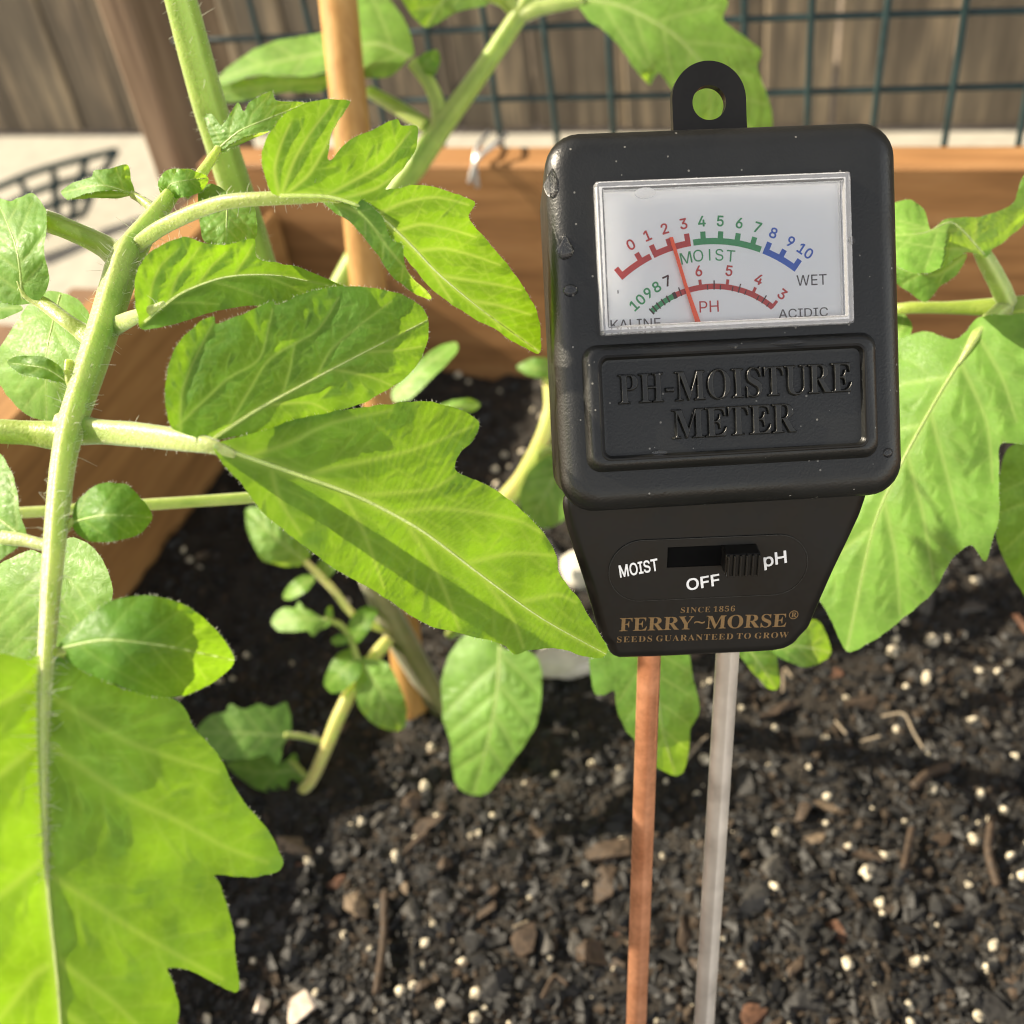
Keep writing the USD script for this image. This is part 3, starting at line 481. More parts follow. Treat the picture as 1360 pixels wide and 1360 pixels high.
for s, a in zip('MOIST', (-10.2, -4.6, .6, 5.0, 10.2)):
    if s == 'I': put('word_letter', extrude(place(shapely.geometry.box(-.1, -.81, .1, .81), C1[0] + 18.25*math.sin(math.radians(a)), C1[1] + 18.25*math.cos(math.radians(a)), 0), Z1, Z1 + .04, FACE), 'ink_green', dial); continue
    t = math.radians(a); put('word_letter', sans(s, 1.62, C1[0] + 18.25*math.sin(t), C1[1] + 18.25*math.cos(t), -a*.8 + 1.5, None, Z1, .04, center=True), 'ink_green', dial)
put('word_wet', sans('WET', 1.5, 10.37, 4.66, 0, 4.4, Z1, .04), 'ink_grey', dial)
put('word_ph', sans('PH', 1.6, -3.9, 1.52, 0, 2.8, Z1, .04), 'ink_red', dial)
put('word_acidic', sans('ACIDIC', 1.25, 7.6, .18, 0, 7.2, Z1, .04), 'ink_grey', dial)
put('word_alkaline', sans('KALINE', 1.4, -16.8, -.36, 0, 7.2, Z1, .04), 'ink_grey', dial)
put('word_dry', sans("'", 1.2, -15.6, 4.0, 0, None, Z1, .04), 'ink_grey', dial)
nd = [(-7.95, 12.2), (-7.45, 12.2), (-5.72, 5.6), (-3.95, .1), (-4.7, .1), (-6.2, 5.6)]
put('needle', extrude(Polygon(nd), .75, .92, FACE), 'needle_red', meter)
# clear window: raised frame and pane
ZW = 2.0
wo, wi = shapely.geometry.box(-18.15, -.95, 17.95, 19.95), shapely.geometry.box(-17.1, .15, 16.7, 18.75)
def ringloft(rs): return loft(rs, False, False)
fr = [rr(36.5, 21.3, .35, .02, -.1, 9.5, 3), rr(36.4, 21.2, .35, ZW-.25, -.1, 9.5, 3), rr(36.0, 20.8, .3, ZW, -.1, 9.5, 3), rr(34.6, 19.4, .25, ZW, -.15, 9.5, 3), rr(34.0, 18.8, .2, ZW-.35, -.15, 9.5, 3), rr(33.8, 18.6, .2, .27, -.15, 9.5, 3)]
put('window_frame', toframe(ringloft(fr), FACE), 'clear_plastic', meter, 25)
put('window_pane', extrude(shapely.geometry.box(-17.1, .15, 16.8, 18.85), ZW-.6, ZW-.36, FACE), 'clear_pane', meter)
# name plate: raised pad with a sunk panel
PC = (.35, -11.45)
pl = [rr(43.0, 18.2, 2.2, -.05, *PC), rr(42.2, 17.4, 2.0, .9, *PC), rr(41.4, 16.6, 1.8, 1.35, *PC), rr(40.4, 15.6, 1.6, 1.6, *PC), rr(38.6, 14.7, 1.3, 1.6, *PC), rr(38.1, 14.2, 1.2, 1.42, *PC), rr(37.5, 13.6, 1.0, .72, *PC), rr(36.9, 13.0, .8, .68, *PC)]
name_plate = put('name_plate', toframe(loft(pl), FACE), 'black_plastic', meter, 30)
put('panel_rim', toframe(ringloft([rr(38.9, 15.0, 1.4, 1.58, *PC), rr(38.7, 14.8, 1.35, 1.72, *PC), rr(38.2, 14.3, 1.2, 1.72, *PC), rr(38.0, 14.1, 1.15, 1.5, *PC)]), FACE), 'black_smooth', name_plate, 50)
def relief(shape, z0, h, frame, px=.055, soft=.22):
    """raised lettering with softly rounded shoulders, from the distance to the outline"""
    from PIL import Image, ImageDraw
    x0, y0, x1, y1 = shape.bounds; x0 -= .3; y0 -= .3; x1 += .3; y1 += .3
    w, hh = int((x1-x0)/px) + 1, int((y1-y0)/px) + 1; im = Image.new('L', (w*3, hh*3)); d = ImageDraw.Draw(im)
    for g_ in getattr(shape, 'geoms', [shape]):
        d.polygon([((x-x0)/px*3, (y-y0)/px*3) for x, y in g_.exterior.coords], fill=255)
        for r in g_.interiors: d.polygon([((x-x0)/px*3, (y-y0)/px*3) for x, y in r.coords], fill=0)
    on = np.asarray(im) > 127
    sd = (distance_transform_edt(on) - distance_transform_edt(~on))/3*px
    sd = sd[1::3, 1::3]
    t = np.clip((sd + soft*.4)/soft, 0, 1); z = h*np.sqrt(np.clip(1-(1-t)**2, 0, 1))
    yy_, xx_ = np.mgrid[:sd.shape[0], :sd.shape[1]]
    keep = sd > -soft*.4 - 2*px; idx = -np.ones(sd.shape, int)
    c = keep[:-1, :-1] & keep[1:, :-1] & keep[:-1, 1:] & keep[1:, 1:]
    used = np.zeros_like(keep); used[:-1, :-1] |= c; used[1:, :-1] |= c; used[:-1, 1:] |= c; used[1:, 1:] |= c
    idx[used] = np.arange(used.sum()); a, b, c2, d2 = idx[:-1, :-1][c], idx[:-1, 1:][c], idx[1:, 1:][c], idx[1:, :-1][c]
    v = np.stack([x0 + (xx_[used] + .5)*px, y0 + (yy_[used] + .5)*px, z0 + z[used] - .02], 1)
    return toframe((v, np.vstack([np.stack([a, b, c2], 1), np.stack([a, c2, d2], 1)])), frame)
put('raised_lettering', relief(place(serif('PH-MOISTURE', 4.1, 33.9), -16.2, -10.9, .2), .68, .75, FACE), 'black_plastic', name_plate, True)
put('raised_lettering', relief(place(serif('METER', 4.1, 18.0), -8.6, -16.25, .2), .68, .75, FACE), 'black_plastic', name_plate, True)
# switch plate on the neck
NZ = 9.0
pill = shapely.union_all([shapely.geometry.box(-10.0, 15.6, 10.5, 25.7), Point(-10.2, 20.65).buffer(5.05, 24), Point(10.7, 20.65).buffer(5.05, 24)])
slot = shapely.geometry.box(-6.3, 21.0, 7.4, 24.4)
plate = put('switch_plate', extrude(pill.buffer(-.12).difference(slot), NZ + .02, NZ + .2, NECK), 'black_smooth', meter)
put('plate_edge', extrude(pill.buffer(.05).difference(pill.buffer(-.08)), NZ + .01, NZ + .24, NECK), 'black_plastic', plate)
put('slot_floor', extrude(slot.buffer(.05), NZ + .006, NZ + .03, NECK), 'slot_black', plate)
kx0, kx1 = 2.1, 7.5
knob = put('slide_switch', toframe(loft([rr(kx1-kx0, 3.6, .3, NZ+.03, (kx0+kx1)/2, 22.6, 3), rr(kx1-kx0, 3.6, .3, NZ+2.6, (kx0+kx1)/2, 22.1, 3), rr(kx1-kx0-.3, 3.3, .2, NZ+2.8, (kx0+kx1)/2, 22.1, 3)]), NECK), 'black_smooth', meter)
for k in range(6):
    x = kx0 + .35 + k*(kx1-kx0-.7)/5
    put('grip_rib', toframe(boxm((x-.2, 20.3, NZ+2.6), (x+.2, 23.8, NZ+3.35), bev=.1), NECK), 'black_smooth', knob)
def flat(name, shape, m, z=NZ+.21): put(name, extrude(shape, z, z + .03, NECK), m, meter)
put('switch_word', sans('MOIST', 1.95, -13.5, 19.75, 9, 6.0, NZ+.21, .03, NECK, bold=True), 'ink_white', meter)
put('switch_word', sans('OFF', 1.85, -3.0, 17.05, 8, 5.2, NZ+.21, .03, NECK, bold=True), 'ink_white', meter)
put('switch_word', sans('pH', 2.0, 8.9, 20.5, 9, 3.6, NZ+.21, .03, NECK, bold=True), 'ink_white', meter)
flat('brand_print', place(serif('FERRY~MORSE', 2.25, 26.6), -13.4, 10.45, -1.2), 'ink_gold', NZ + .012)
flat('brand_print', place(serif('SINCE 1856', .92, 8.6, 12).buffer(-.012), -3.8, 13.15, -1), 'ink_gold', NZ + .012)
flat('brand_print', place(serif('SEEDS GUARANTEED TO GROW', 1.0, 27.5, 14).buffer(-.012), -13.75, 8.5, -1.2), 'ink_gold', NZ + .012)
reg = Point(0, 0).buffer(.75, 16).difference(Point(0, 0).buffer(.62, 16)); flat('brand_print', place(shapely.union_all([reg, shapely.affinity.translate(serif('R', .8), -.36, -.4)]), 14.3, 11.9), 'ink_gold', NZ + .012)
# probes
for x, m, lab in ((-6.61, 'copper', 'copper probe'), (6.74, 'zinc', 'dull grey metal probe')):
    q = np.array([[x, 6.5, 0], [x, -60, 0], [x, -140, 0], [x, -146, 0], [x, -149, 0]])*1e-3 @ RN.T + TN
    put('probe', tube(q, np.array([1.95, 1.95, 1.95, 1.4, .3])*1e-3, 40), m, meter, 40, label=lab)
# water drops on the housing
def drop(x, y, r, z=0.0, st=(1, 1.2, .55), lab='', frame=FACE, tail=0):
    v = np.array(trimesh.creation.icosphere(3).vertices); f = trimesh.creation.icosphere(3).faces
    v = v*np.array(st)*r
    if tail: v[:, 0] *= np.where(v[:, 1] > 0, np.clip(1 - .75*v[:, 1]/(st[1]*r), .12, 1), 1); v[:, 1] = np.where(v[:, 1] > 0, v[:, 1]*tail, v[:, 1])
    v[:, 2] = np.maximum(v[:, 2], -.2*r); t = put('water_drop', toframe((v + [x, y, z], f), frame), 'water', None, True)
    tag(t, lab, 'water drop')
drop(-22.7, 11.2, 1.35, -.35, (1, 1, .65), 'largest water drop with a tail running down the left edge of the meter', tail=1.7)
drop(-22.2, 5.5, .95, -.25, (1.15, .95, .65), 'small round water drop below the large tailed drop on the meter', tail=0)
drop(-23.9, 20.6, 1.5, -1.2, (.9, 1.3, .6), 'water drop on the upper left corner of the meter housing', tail=1.15)
drop(23.2, -20.0, .85, -.3, (1, 1, .65), 'water drop at the lower right corner of the meter housing')
drop(17.9, 10.5, .5, ZW, (1, 1.1, .6), 'tiny water drop on the right edge of the dial window')
drop(8.3, -3.45, 1.0, 1.45, (2.3, .5, .5), 'flat elongated water drop on the top of the name plate rim')
drop(.4, -3.5, .55, 1.45, (1.5, .8, .5), 'small water drop near the middle of the name plate rim')
drop(-10.7, -18.1, .5, 1.2, (2.2, .6, .6), 'thin water drop on the bottom left of the name plate rim')
drop(-11.3, 18.3, 1.0, ZW-.35, (1.5, .8, .55), 'wide flat water drop at the upper left of the dial window')
# ------------------------------------------------------------------ tomato plants
def densify(line, step):
    L = np.linalg.norm(np.diff(line, axis=0), axis=1).sum()
    return resample(np.asarray(line, float), max(int(L/step) + 1, 2))
def leaf(parent, outline, mid, D, g=(0, 0), fold=0.0, curl=0.0, h=5.0, m='leaf_green', veins=None, nsec=5, quilt=.35, wave=.8, seed=0, rib=.45, ang=52, name='leaflet', serr=1.7, vs=.7):
    """outline, midrib in photo pixels; D: depth in mm at even steps along the midrib; g: how depth changes sideways (mm per 100 px right, down);
    fold: mm per 100 px by which both sides recede; curl: mm by which the rim bends away"""
    rg = np.random.default_rng(seed + 100)
    o = catmull(outline, 8, True); o = resample(np.vstack([o, o[:1]]), max(int(np.linalg.norm(np.diff(np.vstack([o, o[:1]]), axis=0), axis=1).sum()/h), 12))[:-1]
    nz = meshkit.fbm(np.c_[o/14.0, np.full(len(o), seed)], 3, 3) - .5
    cen = o.mean(0); e = np.roll(o, -1, 0) - np.roll(o, 1, 0); e /= np.linalg.norm(e, axis=1, keepdims=True) + 1e-9
    area = np.sum(o[:, 0]*np.roll(o[:, 1], -1) - np.roll(o[:, 0], -1)*o[:, 1]); nv = np.stack([e[:, 1], -e[:, 0]], 1)*np.sign(area)
    o = o + nv*(nz*2*serr)[:, None]
    poly = Polygon(o).buffer(0)
    if poly.geom_type != 'Polygon': poly = max(poly.geoms, key=lambda q: q.area)
    x0, y0, x1, y1 = poly.bounds
    xs, ys = np.meshgrid(np.arange(x0, x1, h), np.arange(y0, y1, h*.866)); xs[1::2] += h/2
    pts = np.c_[xs.ravel(), ys.ravel()]; inner = poly.buffer(-h*.55)
    pts = pts[shapely.contains_xy(inner, pts[:, 0], pts[:, 1])]
    p = np.vstack([o, pts]); tri = Delaunay(p).simplices
    c = p[tri].mean(1); tri = tri[shapely.contains_xy(poly, c[:, 0], c[:, 1])]
    # midrib
    md = densify(catmull(np.asarray(mid, float), 12), 1.5); Lm = np.linalg.norm(np.diff(md, axis=0), axis=1).sum()
    tt = np.linspace(0, 1, len(md)); tang = np.gradient(md, axis=0); tang /= np.linalg.norm(tang, axis=1, keepdims=True)
    ext = 160.0; n_ = int(ext/1.5); k_ = np.arange(n_, 0, -1)[:, None]*1.5
    mdx = np.vstack([md[0] - tang[0]*k_, md, md[-1] + tang[-1]*k_[::-1]]); tx = np.r_[-k_[:, 0]/Lm, tt, 1 + k_[::-1, 0]/Lm]
    # veins: (points, width px, strength)
    lines = [(md, max(Lm*.011, 1.6)*(1.15 - .8*tt), 1.0)]
    if veins is None:
        veins = []
        for i in range(nsec):
            for sgn in (-1, 1):
                t = (.06 + .80*(i + (.3 if sgn > 0 else 0))/nsec); k = min(int(t*len(md)), len(md)-2)
                a = math.radians(ang - 10*t + rg.uniform(-5, 5))*sgn; q = md[k].copy(); dr = tang[k]; ln = [q.copy()]
                for st in range(400):
                    d = np.array([dr[0]*math.cos(a) - dr[1]*math.sin(a), dr[0]*math.sin(a) + dr[1]*math.cos(a)])
                    q = q + d*2.5; a *= .992
                    if not poly.contains(Point(*q)): break
                    ln.append(q.copy())
                if len(ln) > 5: veins.append(np.array(ln[:max(int(len(ln)*.93), 4)]))
    sec = [densify(catmull(np.asarray(v_, float), 8), 1.5) for v_ in veins]
    for s_ in sec: lines.append((s_, max(Lm*.0065, 1.15)*(1.1 - .6*np.linspace(0, 1, len(s_))), .8))
    for s_ in sec:
        L = len(s_)*1.5; n = int(L/max(Lm*.075, 12))
        tg = np.gradient(s_, axis=0); tg /= np.linalg.norm(tg, axis=1, keepdims=True) + 1e-9
        for i in range(n):
            k = int((i + .7 + rg.uniform(-.2, .2))/(n + .6)*len(s_)); k = min(k, len(s_)-1)
            for sgn in (-1, 1):
                a = math.radians(rg.uniform(42, 62))*sgn; q = s_[k].copy(); ln = [q.copy()]
                for st in range(int(max(Lm*.085, 14)*rg.uniform(.7, 1.4)/2)):
                    d = np.array([tg[k][0]*math.cos(a) - tg[k][1]*math.sin(a), tg[k][0]*math.sin(a) + tg[k][1]*math.cos(a)]); q = q + d*2; a *= .985
                    a += rg.normal(0, .03)
                    if not poly.contains(Point(*q)): break
                    ln.append(q.copy())
                if len(ln) > 3: lines.append((np.array(ln), np.full(len(ln), max(Lm*.0032, .8)), .34))
    vein = np.zeros(len(p)); dmin = np.full(len(p), 1e9)
    for lv in (1.0, .8, .34):
        sel = [(l, w) for l, w, s_ in lines if s_ == lv]
        if not sel: continue
        q = np.vstack([l for l, _ in sel]); w = np.concatenate([np.broadcast_to(w_, len(l)) for l, w_ in sel])
        d, i = cKDTree(q).query(p); vein = np.maximum(vein, lv*np.exp(-(d/(w[i] + .25*h))**2)); dmin = np.minimum(dmin, d + (0 if lv > .6 else .028*Lm))
    cell = max(Lm*.042, 8); cs = np.mgrid[x0:x1:cell, y0:y1:cell].reshape(2, -1).T; cs = cs + rg.uniform(-.42, .42, cs.shape)*cell
    pw = p + (np.stack([meshkit.fbm(np.c_[p/cell*.8, np.full(len(p), seed + 31*q_)], 2, 4) for q_ in (0, 1)], 1) - .5)*cell*1.3
    dd, _ = cKDTree(cs).query(pw, k=2); gap = dd[:, 1] - dd[:, 0]; vein = np.maximum(vein, .2*np.exp(-(gap/(.09*cell + .35*h))**2))
    # depth
    _, i = cKDTree(mdx).query(p); lat = p - mdx[i]; s = np.linalg.norm(lat, axis=1)
    smax = max(np.percentile(s, 97), 1)
    t_ = tx[i]; xd = np.linspace(0, 1, len(D)); cs_ = CubicSpline(xd, D, bc_type='natural'); d0 = cs_(np.clip(t_, 0, 1))
    d0 = d0 + np.minimum(t_, 0)*cs_(0, 1) + np.maximum(t_ - 1, 0)*cs_(1, 1)
    kk = np.ones(9)/9; 
    dep = d0 + (lat @ np.array(g))/100 + fold*(np.sqrt(s*s + 36) - 6)/100 + curl*(s/smax)**2
    dep = dep - 1.0*quilt*(1 - np.exp(-(dmin/(.042*Lm + 4))**1.6)) + wave*2*(meshkit.fbm(np.c_[p/max(Lm*.22, 18), np.full(len(p), seed*1.7)], 3, 9) - .5)*np.clip(s/smax*1.5, .15, 1)
    v = P(p[:, 0], p[:, 1], dep*1e-3)
    nn = np.cross(v[tri[:, 1]] - v[tri[:, 0]], v[tri[:, 2]] - v[tri[:, 0]])
    flip = np.einsum('ij,ij->i', nn, EYE - v[tri[:, 0]]) < 0; tri[flip] = tri[flip][:, ::-1]
    pr_ = put(name, (v, tri), m, parent, True, {'vein': vein*vs})
    if rib:
        k = np.linspace(0, len(md)-1, 26).astype(int); nb_d, nb_i = cKDTree(p).query(md[k], k=4); nw = 1/(nb_d + .5); dm = (dep[nb_i]*nw).sum(1)/nw.sum(1) + .06
        put('midrib', tube(P(md[k, 0], md[k, 1], dm*1e-3), np.linspace(rib, rib*.15, len(k))*.62e-3, 8, cap=True), 'rib_green', pr_, True)
    rimpts.append((v[:len(o)], nv, pr_, Lm))
    return pr_
rimpts = []
hairs_for = []
def stalk(parent, pts, m='stem_green', name='leaf_stalk', ridge=.08, hair=0, hl=(.6, 1.6), sides=16, seed=0):
    """pts: (px, py, depth mm, width px) along the stalk"""
    q = resample(catmull(np.asarray(pts, float), 10), 40)
    c = P(q[:, 0], q[:, 1], q[:, 2]*1e-3); r = q[:, 3]/2*q[:, 2]*1e-3/FPX
    r = r*(1 + .05*(meshkit.fbm(np.c_[np.arange(40)/5.0, np.full(40, seed), np.zeros(40)], 3, 2) - .5)*2)
    r0 = np.random.default_rng(seed); ph = np.linspace(0, 2*np.pi, sides, endpoint=False); pf = np.cos(3*ph + r0.uniform(0, 6)) + .6*np.cos(5*ph + r0.uniform(0, 6))
    av = np.r_[np.tile(np.clip(pf*.7 - .25, 0, .8), len(c))*(.55 + .45*np.repeat(meshkit.noise(np.c_[np.arange(len(c))/3.0, np.full(len(c), seed), np.zeros(len(c))]), sides)), 0, 0]
    pr_ = put(name, tube(c, r, sides, ridge, seed), m, parent, True, {'vein': av})
    if hair: hairs_for.append((pr_, c, r, hair, hl, seed))
    return pr_
def make_hairs():
    rg = np.random.default_rng(77)
    for pr_, c, r, n, hl, seed in hairs_for:
        ms = []
        t = np.gradient(c, axis=0); t /= np.linalg.norm(t, axis=1, keepdims=True)
        for _ in range(n):
            k = rg.integers(1, len(c)-1); a = np.cross(t[k], rg.normal(size=3)); a /= np.linalg.norm(a)
            b = c[k] + a*r[k]*.9 + t[k]*rg.uniform(-.5, .5)*np.linalg.norm(c[k]-c[k-1]); L = rg.uniform(*hl)*1e-3
            if rg.random() < .85: L *= rg.uniform(.15, .4)
            w = rg.normal(size=3)*.35; p = np.stack([b, b + (a + w*.4)*L*.5, b + (a + w)*L])
            ms.append(tube(p, np.array([.04, .03, .012])*1e-3*min(1, .6 + L*400), 3, cap=False))
        put('hairs', join(ms), 'hair_white', pr_, True, kind='stuff')
    for v, nv, pr_, Lm in rimpts:
        depth = np.linalg.norm(v.mean(0) - EYE)
        if depth > .24 or Lm < 60: continue
        ms = []
        e = np.roll(v, -1, 0) - np.roll(v, 1, 0); cen = v.mean(0)
        for _ in range(int(min(len(v)*.9, 300))):
            k = rg.integers(len(v)); t = e[k]/(np.linalg.norm(e[k]) + 1e-12); vd = EYE - v[k]; vd /= np.linalg.norm(vd)
            a = np.cross(t, vd); a *= np.sign(a @ (v[k] - cen)) or 1
            a = a + rg.normal(size=3)*.45; a /= np.linalg.norm(a); L = rg.uniform(.12, .42)*1e-3
            b = v[k] + t*rg.uniform(-.5, .5)*2e-4
            ms.append(tube(np.stack([b, b + a*L]), np.array([.02, .008])*1e-3, 3, cap=False))
        put('hairs', join(ms), 'hair_white', pr_, True, kind='stuff')
tp = thing('tomato_plant', 'large hairy tomato plant with lobed green leaves left of the meter, beside the wooden stake', 'tomato plant', G(585, 925))
# main stem down to the soil, and its side shoot
stalk(tp, [(222,-60,188,40), (240,0,192,42), (272,120,202,44), (303,220,212,44), (330,300,224,42), (352,370,236,40), (400,520,268,36), (455,670,305,34), (495,770,330,34), (530,840,346,34), (560,895,358,32), (588,945,366,28)], 'stem_green', 'stem', .05, 900, (.8, 2.6), 20, 3)
stalk(tp, [(466,700,309,30), (498,776,328,34), (530,840,343,37), (562,897,355,34), (592,950,364,26)], 'stem_brown', 'stem', .08, 0, seed=4)
stalk(tp, [(715,-20,307,22), (690,20,309,25), (640,95,313,26), (590,165,318,29), (556,215,321,32), (530,250,323,32), (470,350,327,32), (400,480,335,30)], 'stem_green', 'stem', .05, 120, (.5, 1.3), 16, 5)
stalk(tp, [(583,178,318,20), (582,140,317,20), (570,110,316,19), (548,82,315,17)], hair=30, seed=6)
stalk(tp, [(566,168,319,20), (530,145,321,19), (490,122,325,16)], hair=30, seed=7)
stalk(tp, [(640,-15,307,22), (670,-2,308,22), (692,22,309,20)], seed=8)
stalk(tp, [(690,22,309,22), (715,12,307,20), (745,6,306,18), (775,2,305,14)], 'stem_pale', seed=9)
# rachis of the big front leaf and its stalks
stalk(tp, [(246,232,171,12), (232,250,170,18), (212,276,168,23), (190,305,165,30), (168,338,162,41), (154,378,159,39), (138,430,155,38), (115,500,150,36), (95,560,146,32), (84,610,142,28), (76,680,138,26), (69,760,133,24), (62,860,126.6,20), (58,930,123,16), (57,1000,121.4,12), (59,1090,121.3,7), (63,1180,121.6,4)], 'stem_pale', 'leaf_stalk', .16, 2600, (.5, 1.9), 26, 10)
stalk(tp, [(148,374,161,20), (166,346,163,20), (186,323,162,21), (215,302,158,20), (262,280,153,20), (300,268,149,19), (345,264,147,18), (400,262,147,17), (436,262,149,12), (470,272,151,6)], 'stem_pale', hair=700, hl=(.4, 1.3), seed=11)
stalk(tp, [(40,285,165,26), (75,298,164,27), (115,315,165,27), (140,328,165,30), (160,344,164,36)], hair=90, hl=(.5, 1.6), seed=12)
stalk(tp, [(24,372,159,6), (36,392,160,13), (60,405,160,18), (90,428,158,20), (110,442,158,24), (126,455,157,26)], hair=40, seed=13)
stalk(tp, [(130,448,158,34), (150,436,157,26), (178,422,151,19), (196,414,147,13), (218,402,146,5)], 'stem_pale', hair=40, seed=14)
stalk(tp, [(84,570,149,46), (112,572,148,38), (140,574,146,34), (190,578,142,33), (250,586,137,29), (280,592,135,22), (312,604,135,9)], 'stem_pale', hair=500, hl=(.3, .9), seed=15)
stalk(tp, [(-70,565,150,34), (0,572,149,32), (50,575,149,34), (95,580,148,44)], 'stem_green', hair=30, seed=16)
stalk(tp, [(5,714,140,20), (35,718,139,17), (64,726,138,15)], 'stem_pale', seed=17)
stalk(tp, [(92,480,151,12), (92,500,150,14), (98,520,150,12)], seed=18)
stalk(tp, [(176,258,172,10), (192,268,171,12), (208,282,169,16)], hair=25, seed=19)
stalk(tp, [(291,196,176,10), (279,215,175,13), (264,236,172,15), (245,258,170,16)], hair=30, seed=20)
stalk(tp, [(98,690,138,10), (88,700,138,12), (80,712,138,12)], seed=21)
stalk(tp, [(90,866,127,14), (75,868,127,16), (62,872,127,14)], seed=22)
stalk(tp, [(-60,686,205,15), (60,679,208,15), (200,670,212,15), (345,660,218,15), (450,650,225,14)], 'stem_pale', seed=23)
# --- leaflets near the lens
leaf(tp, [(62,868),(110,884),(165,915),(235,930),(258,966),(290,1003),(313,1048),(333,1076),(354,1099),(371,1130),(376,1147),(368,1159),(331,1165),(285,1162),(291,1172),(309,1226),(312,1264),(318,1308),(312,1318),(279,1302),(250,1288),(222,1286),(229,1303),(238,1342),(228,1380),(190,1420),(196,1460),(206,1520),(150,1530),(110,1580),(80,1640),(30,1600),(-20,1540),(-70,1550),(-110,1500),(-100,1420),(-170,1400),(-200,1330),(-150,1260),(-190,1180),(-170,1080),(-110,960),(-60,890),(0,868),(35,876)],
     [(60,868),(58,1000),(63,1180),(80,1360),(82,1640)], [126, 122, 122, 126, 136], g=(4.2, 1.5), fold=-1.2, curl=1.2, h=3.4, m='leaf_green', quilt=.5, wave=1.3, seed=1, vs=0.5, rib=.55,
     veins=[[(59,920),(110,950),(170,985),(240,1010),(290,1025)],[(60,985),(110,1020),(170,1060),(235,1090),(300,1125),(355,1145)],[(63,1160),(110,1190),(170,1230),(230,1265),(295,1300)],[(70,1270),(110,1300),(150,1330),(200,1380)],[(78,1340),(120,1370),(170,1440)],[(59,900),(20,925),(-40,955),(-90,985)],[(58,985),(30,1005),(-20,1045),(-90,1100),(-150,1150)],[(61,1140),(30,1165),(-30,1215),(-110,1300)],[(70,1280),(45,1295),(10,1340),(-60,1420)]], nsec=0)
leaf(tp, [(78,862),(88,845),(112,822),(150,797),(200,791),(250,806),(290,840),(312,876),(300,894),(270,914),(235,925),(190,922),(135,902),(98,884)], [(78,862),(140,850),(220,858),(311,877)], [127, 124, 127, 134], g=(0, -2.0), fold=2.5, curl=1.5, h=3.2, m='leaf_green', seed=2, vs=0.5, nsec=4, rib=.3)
leaf(tp, [(-45,775),(0,748),(40,731),(62,735),(90,714),(124,727),(145,764),(148,797),(118,828),(70,866),(50,882),(-30,862),(-80,820)], [(66,735),(62,790),(48,878)], [176, 174, 178], g=(-4.8, -3.2), fold=1, h=4, m='leaf_pale', seed=3, nsec=4, rib=.3)
leaf(tp, [(95,692),(101,668),(120,650),(142,640),(170,645),(190,664),(202,686),(190,706),(160,718),(122,720),(102,708)], [(95,694),(140,684),(201,687)], [138, 135, 139], g=(0, -3), fold=3.5, curl=1, h=3, seed=4, nsec=3, rib=.25)
leaf(tp, [(62,386),(98,394),(119,420),(104,470),(92,520),(70,559),(36,551),(10,527),(-5,500),(-4,470),(14,440),(34,408)], [(80,392),(62,470),(62,556)], [182, 176, 180], g=(-6.4, -3.2), fold=1.5, curl=1, h=3.5, m='leaf_pale', seed=5, nsec=4, rib=.3)
leaf(tp, [(10,481),(24,473),(60,474),(80,488),(88,509),(62,503),(28,496)], [(88,506),(60,489),(11,482)], [150, 149, 152], g=(0, 4), fold=4, h=2.6, seed=6, nsec=2, rib=.2)
leaf(tp, [(-60,275),(-10,262),(14,268),(24,262),(44,257),(60,278),(62,300),(58,332),(66,370),(55,396),(26,406),(-10,402),(-60,380)], [(30,396),(22,330),(-5,262)], [160, 158, 166], g=(-5, -2), fold=2.5, curl=1, h=2.8, m='leaf_young', seed=7, nsec=4, rib=.35, quilt=.6)
leaf(tp, [(-70,408),(-10,402),(26,406),(30,412),(0,424),(-70,420)], [(28,408),(-20,412),(-70,414)], [160, 161, 164], g=(0, -8), h=3, m='leaf_young', seed=8, nsec=2, rib=0)
leaf(tp, [(-60,560),(0,602),(20,640),(26,680),(36,714),(12,735),(-10,752),(-70,770)], [(36,716),(0,690),(-60,640)], [139, 141, 147], g=(3, 3), h=3.2, m='leaf_young', seed=9, nsec=3, rib=.3)
# leaf on the stalk to the upper right of the rachis
leaf(tp, [(186,434),(180,398),(179,370),(186,352),(206,330),(243,315),(268,322),(305,325),(338,316),(342,343),(390,353),(437,371),(463,384),(440,394),(405,402),(331,406),(287,413),(239,429),(206,436)], [(192,428),(240,390),(300,368),(370,366),(461,385)], [146, 149, 152, 155, 158], g=(2.0, -1), fold=-4.0, curl=1.0, h=2.4, seed=10, quilt=.5, rib=.35,
     veins=[[(198,422),(200,390),(212,355),(238,330)],[(225,400),(235,370),(255,342),(266,328)],[(262,380),(280,355),(300,335)],[(310,367),(325,345),(336,325)],[(225,402),(260,402),(290,404)],[(280,373),(320,385),(350,396)],[(350,366),(385,380),(410,392)]], nsec=0)
leaf(tp, [(264,254),(280,243),(299,254),(306,269),(320,257),(336,272),(341,296),(338,318),(305,326),(271,320),(265,292)], [(302,268),(301,290),(300,326)], [170, 166, 166], g=(2, 0), fold=4, h=2.2, m='leaf_young', seed=11, nsec=3, rib=.3)
leaf(tp, [(81,254),(98,243),(121,235),(125,226),(145,223),(169,219),(174,239),(177,258),(148,253),(118,257),(90,265)], [(177,258),(135,246),(82,256)], [172, 170, 176], g=(0, -6), fold=2, h=2, m='leaf_young', seed=12, nsec=3, rib=.2)
leaf(tp, [(88,265),(118,256),(148,252),(178,258),(160,263),(120,263)], [(177,259),(130,260),(90,264)], [172, 173, 176], g=(3, 6), h=2, m='leaf_young', seed=13, nsec=2, rib=0)
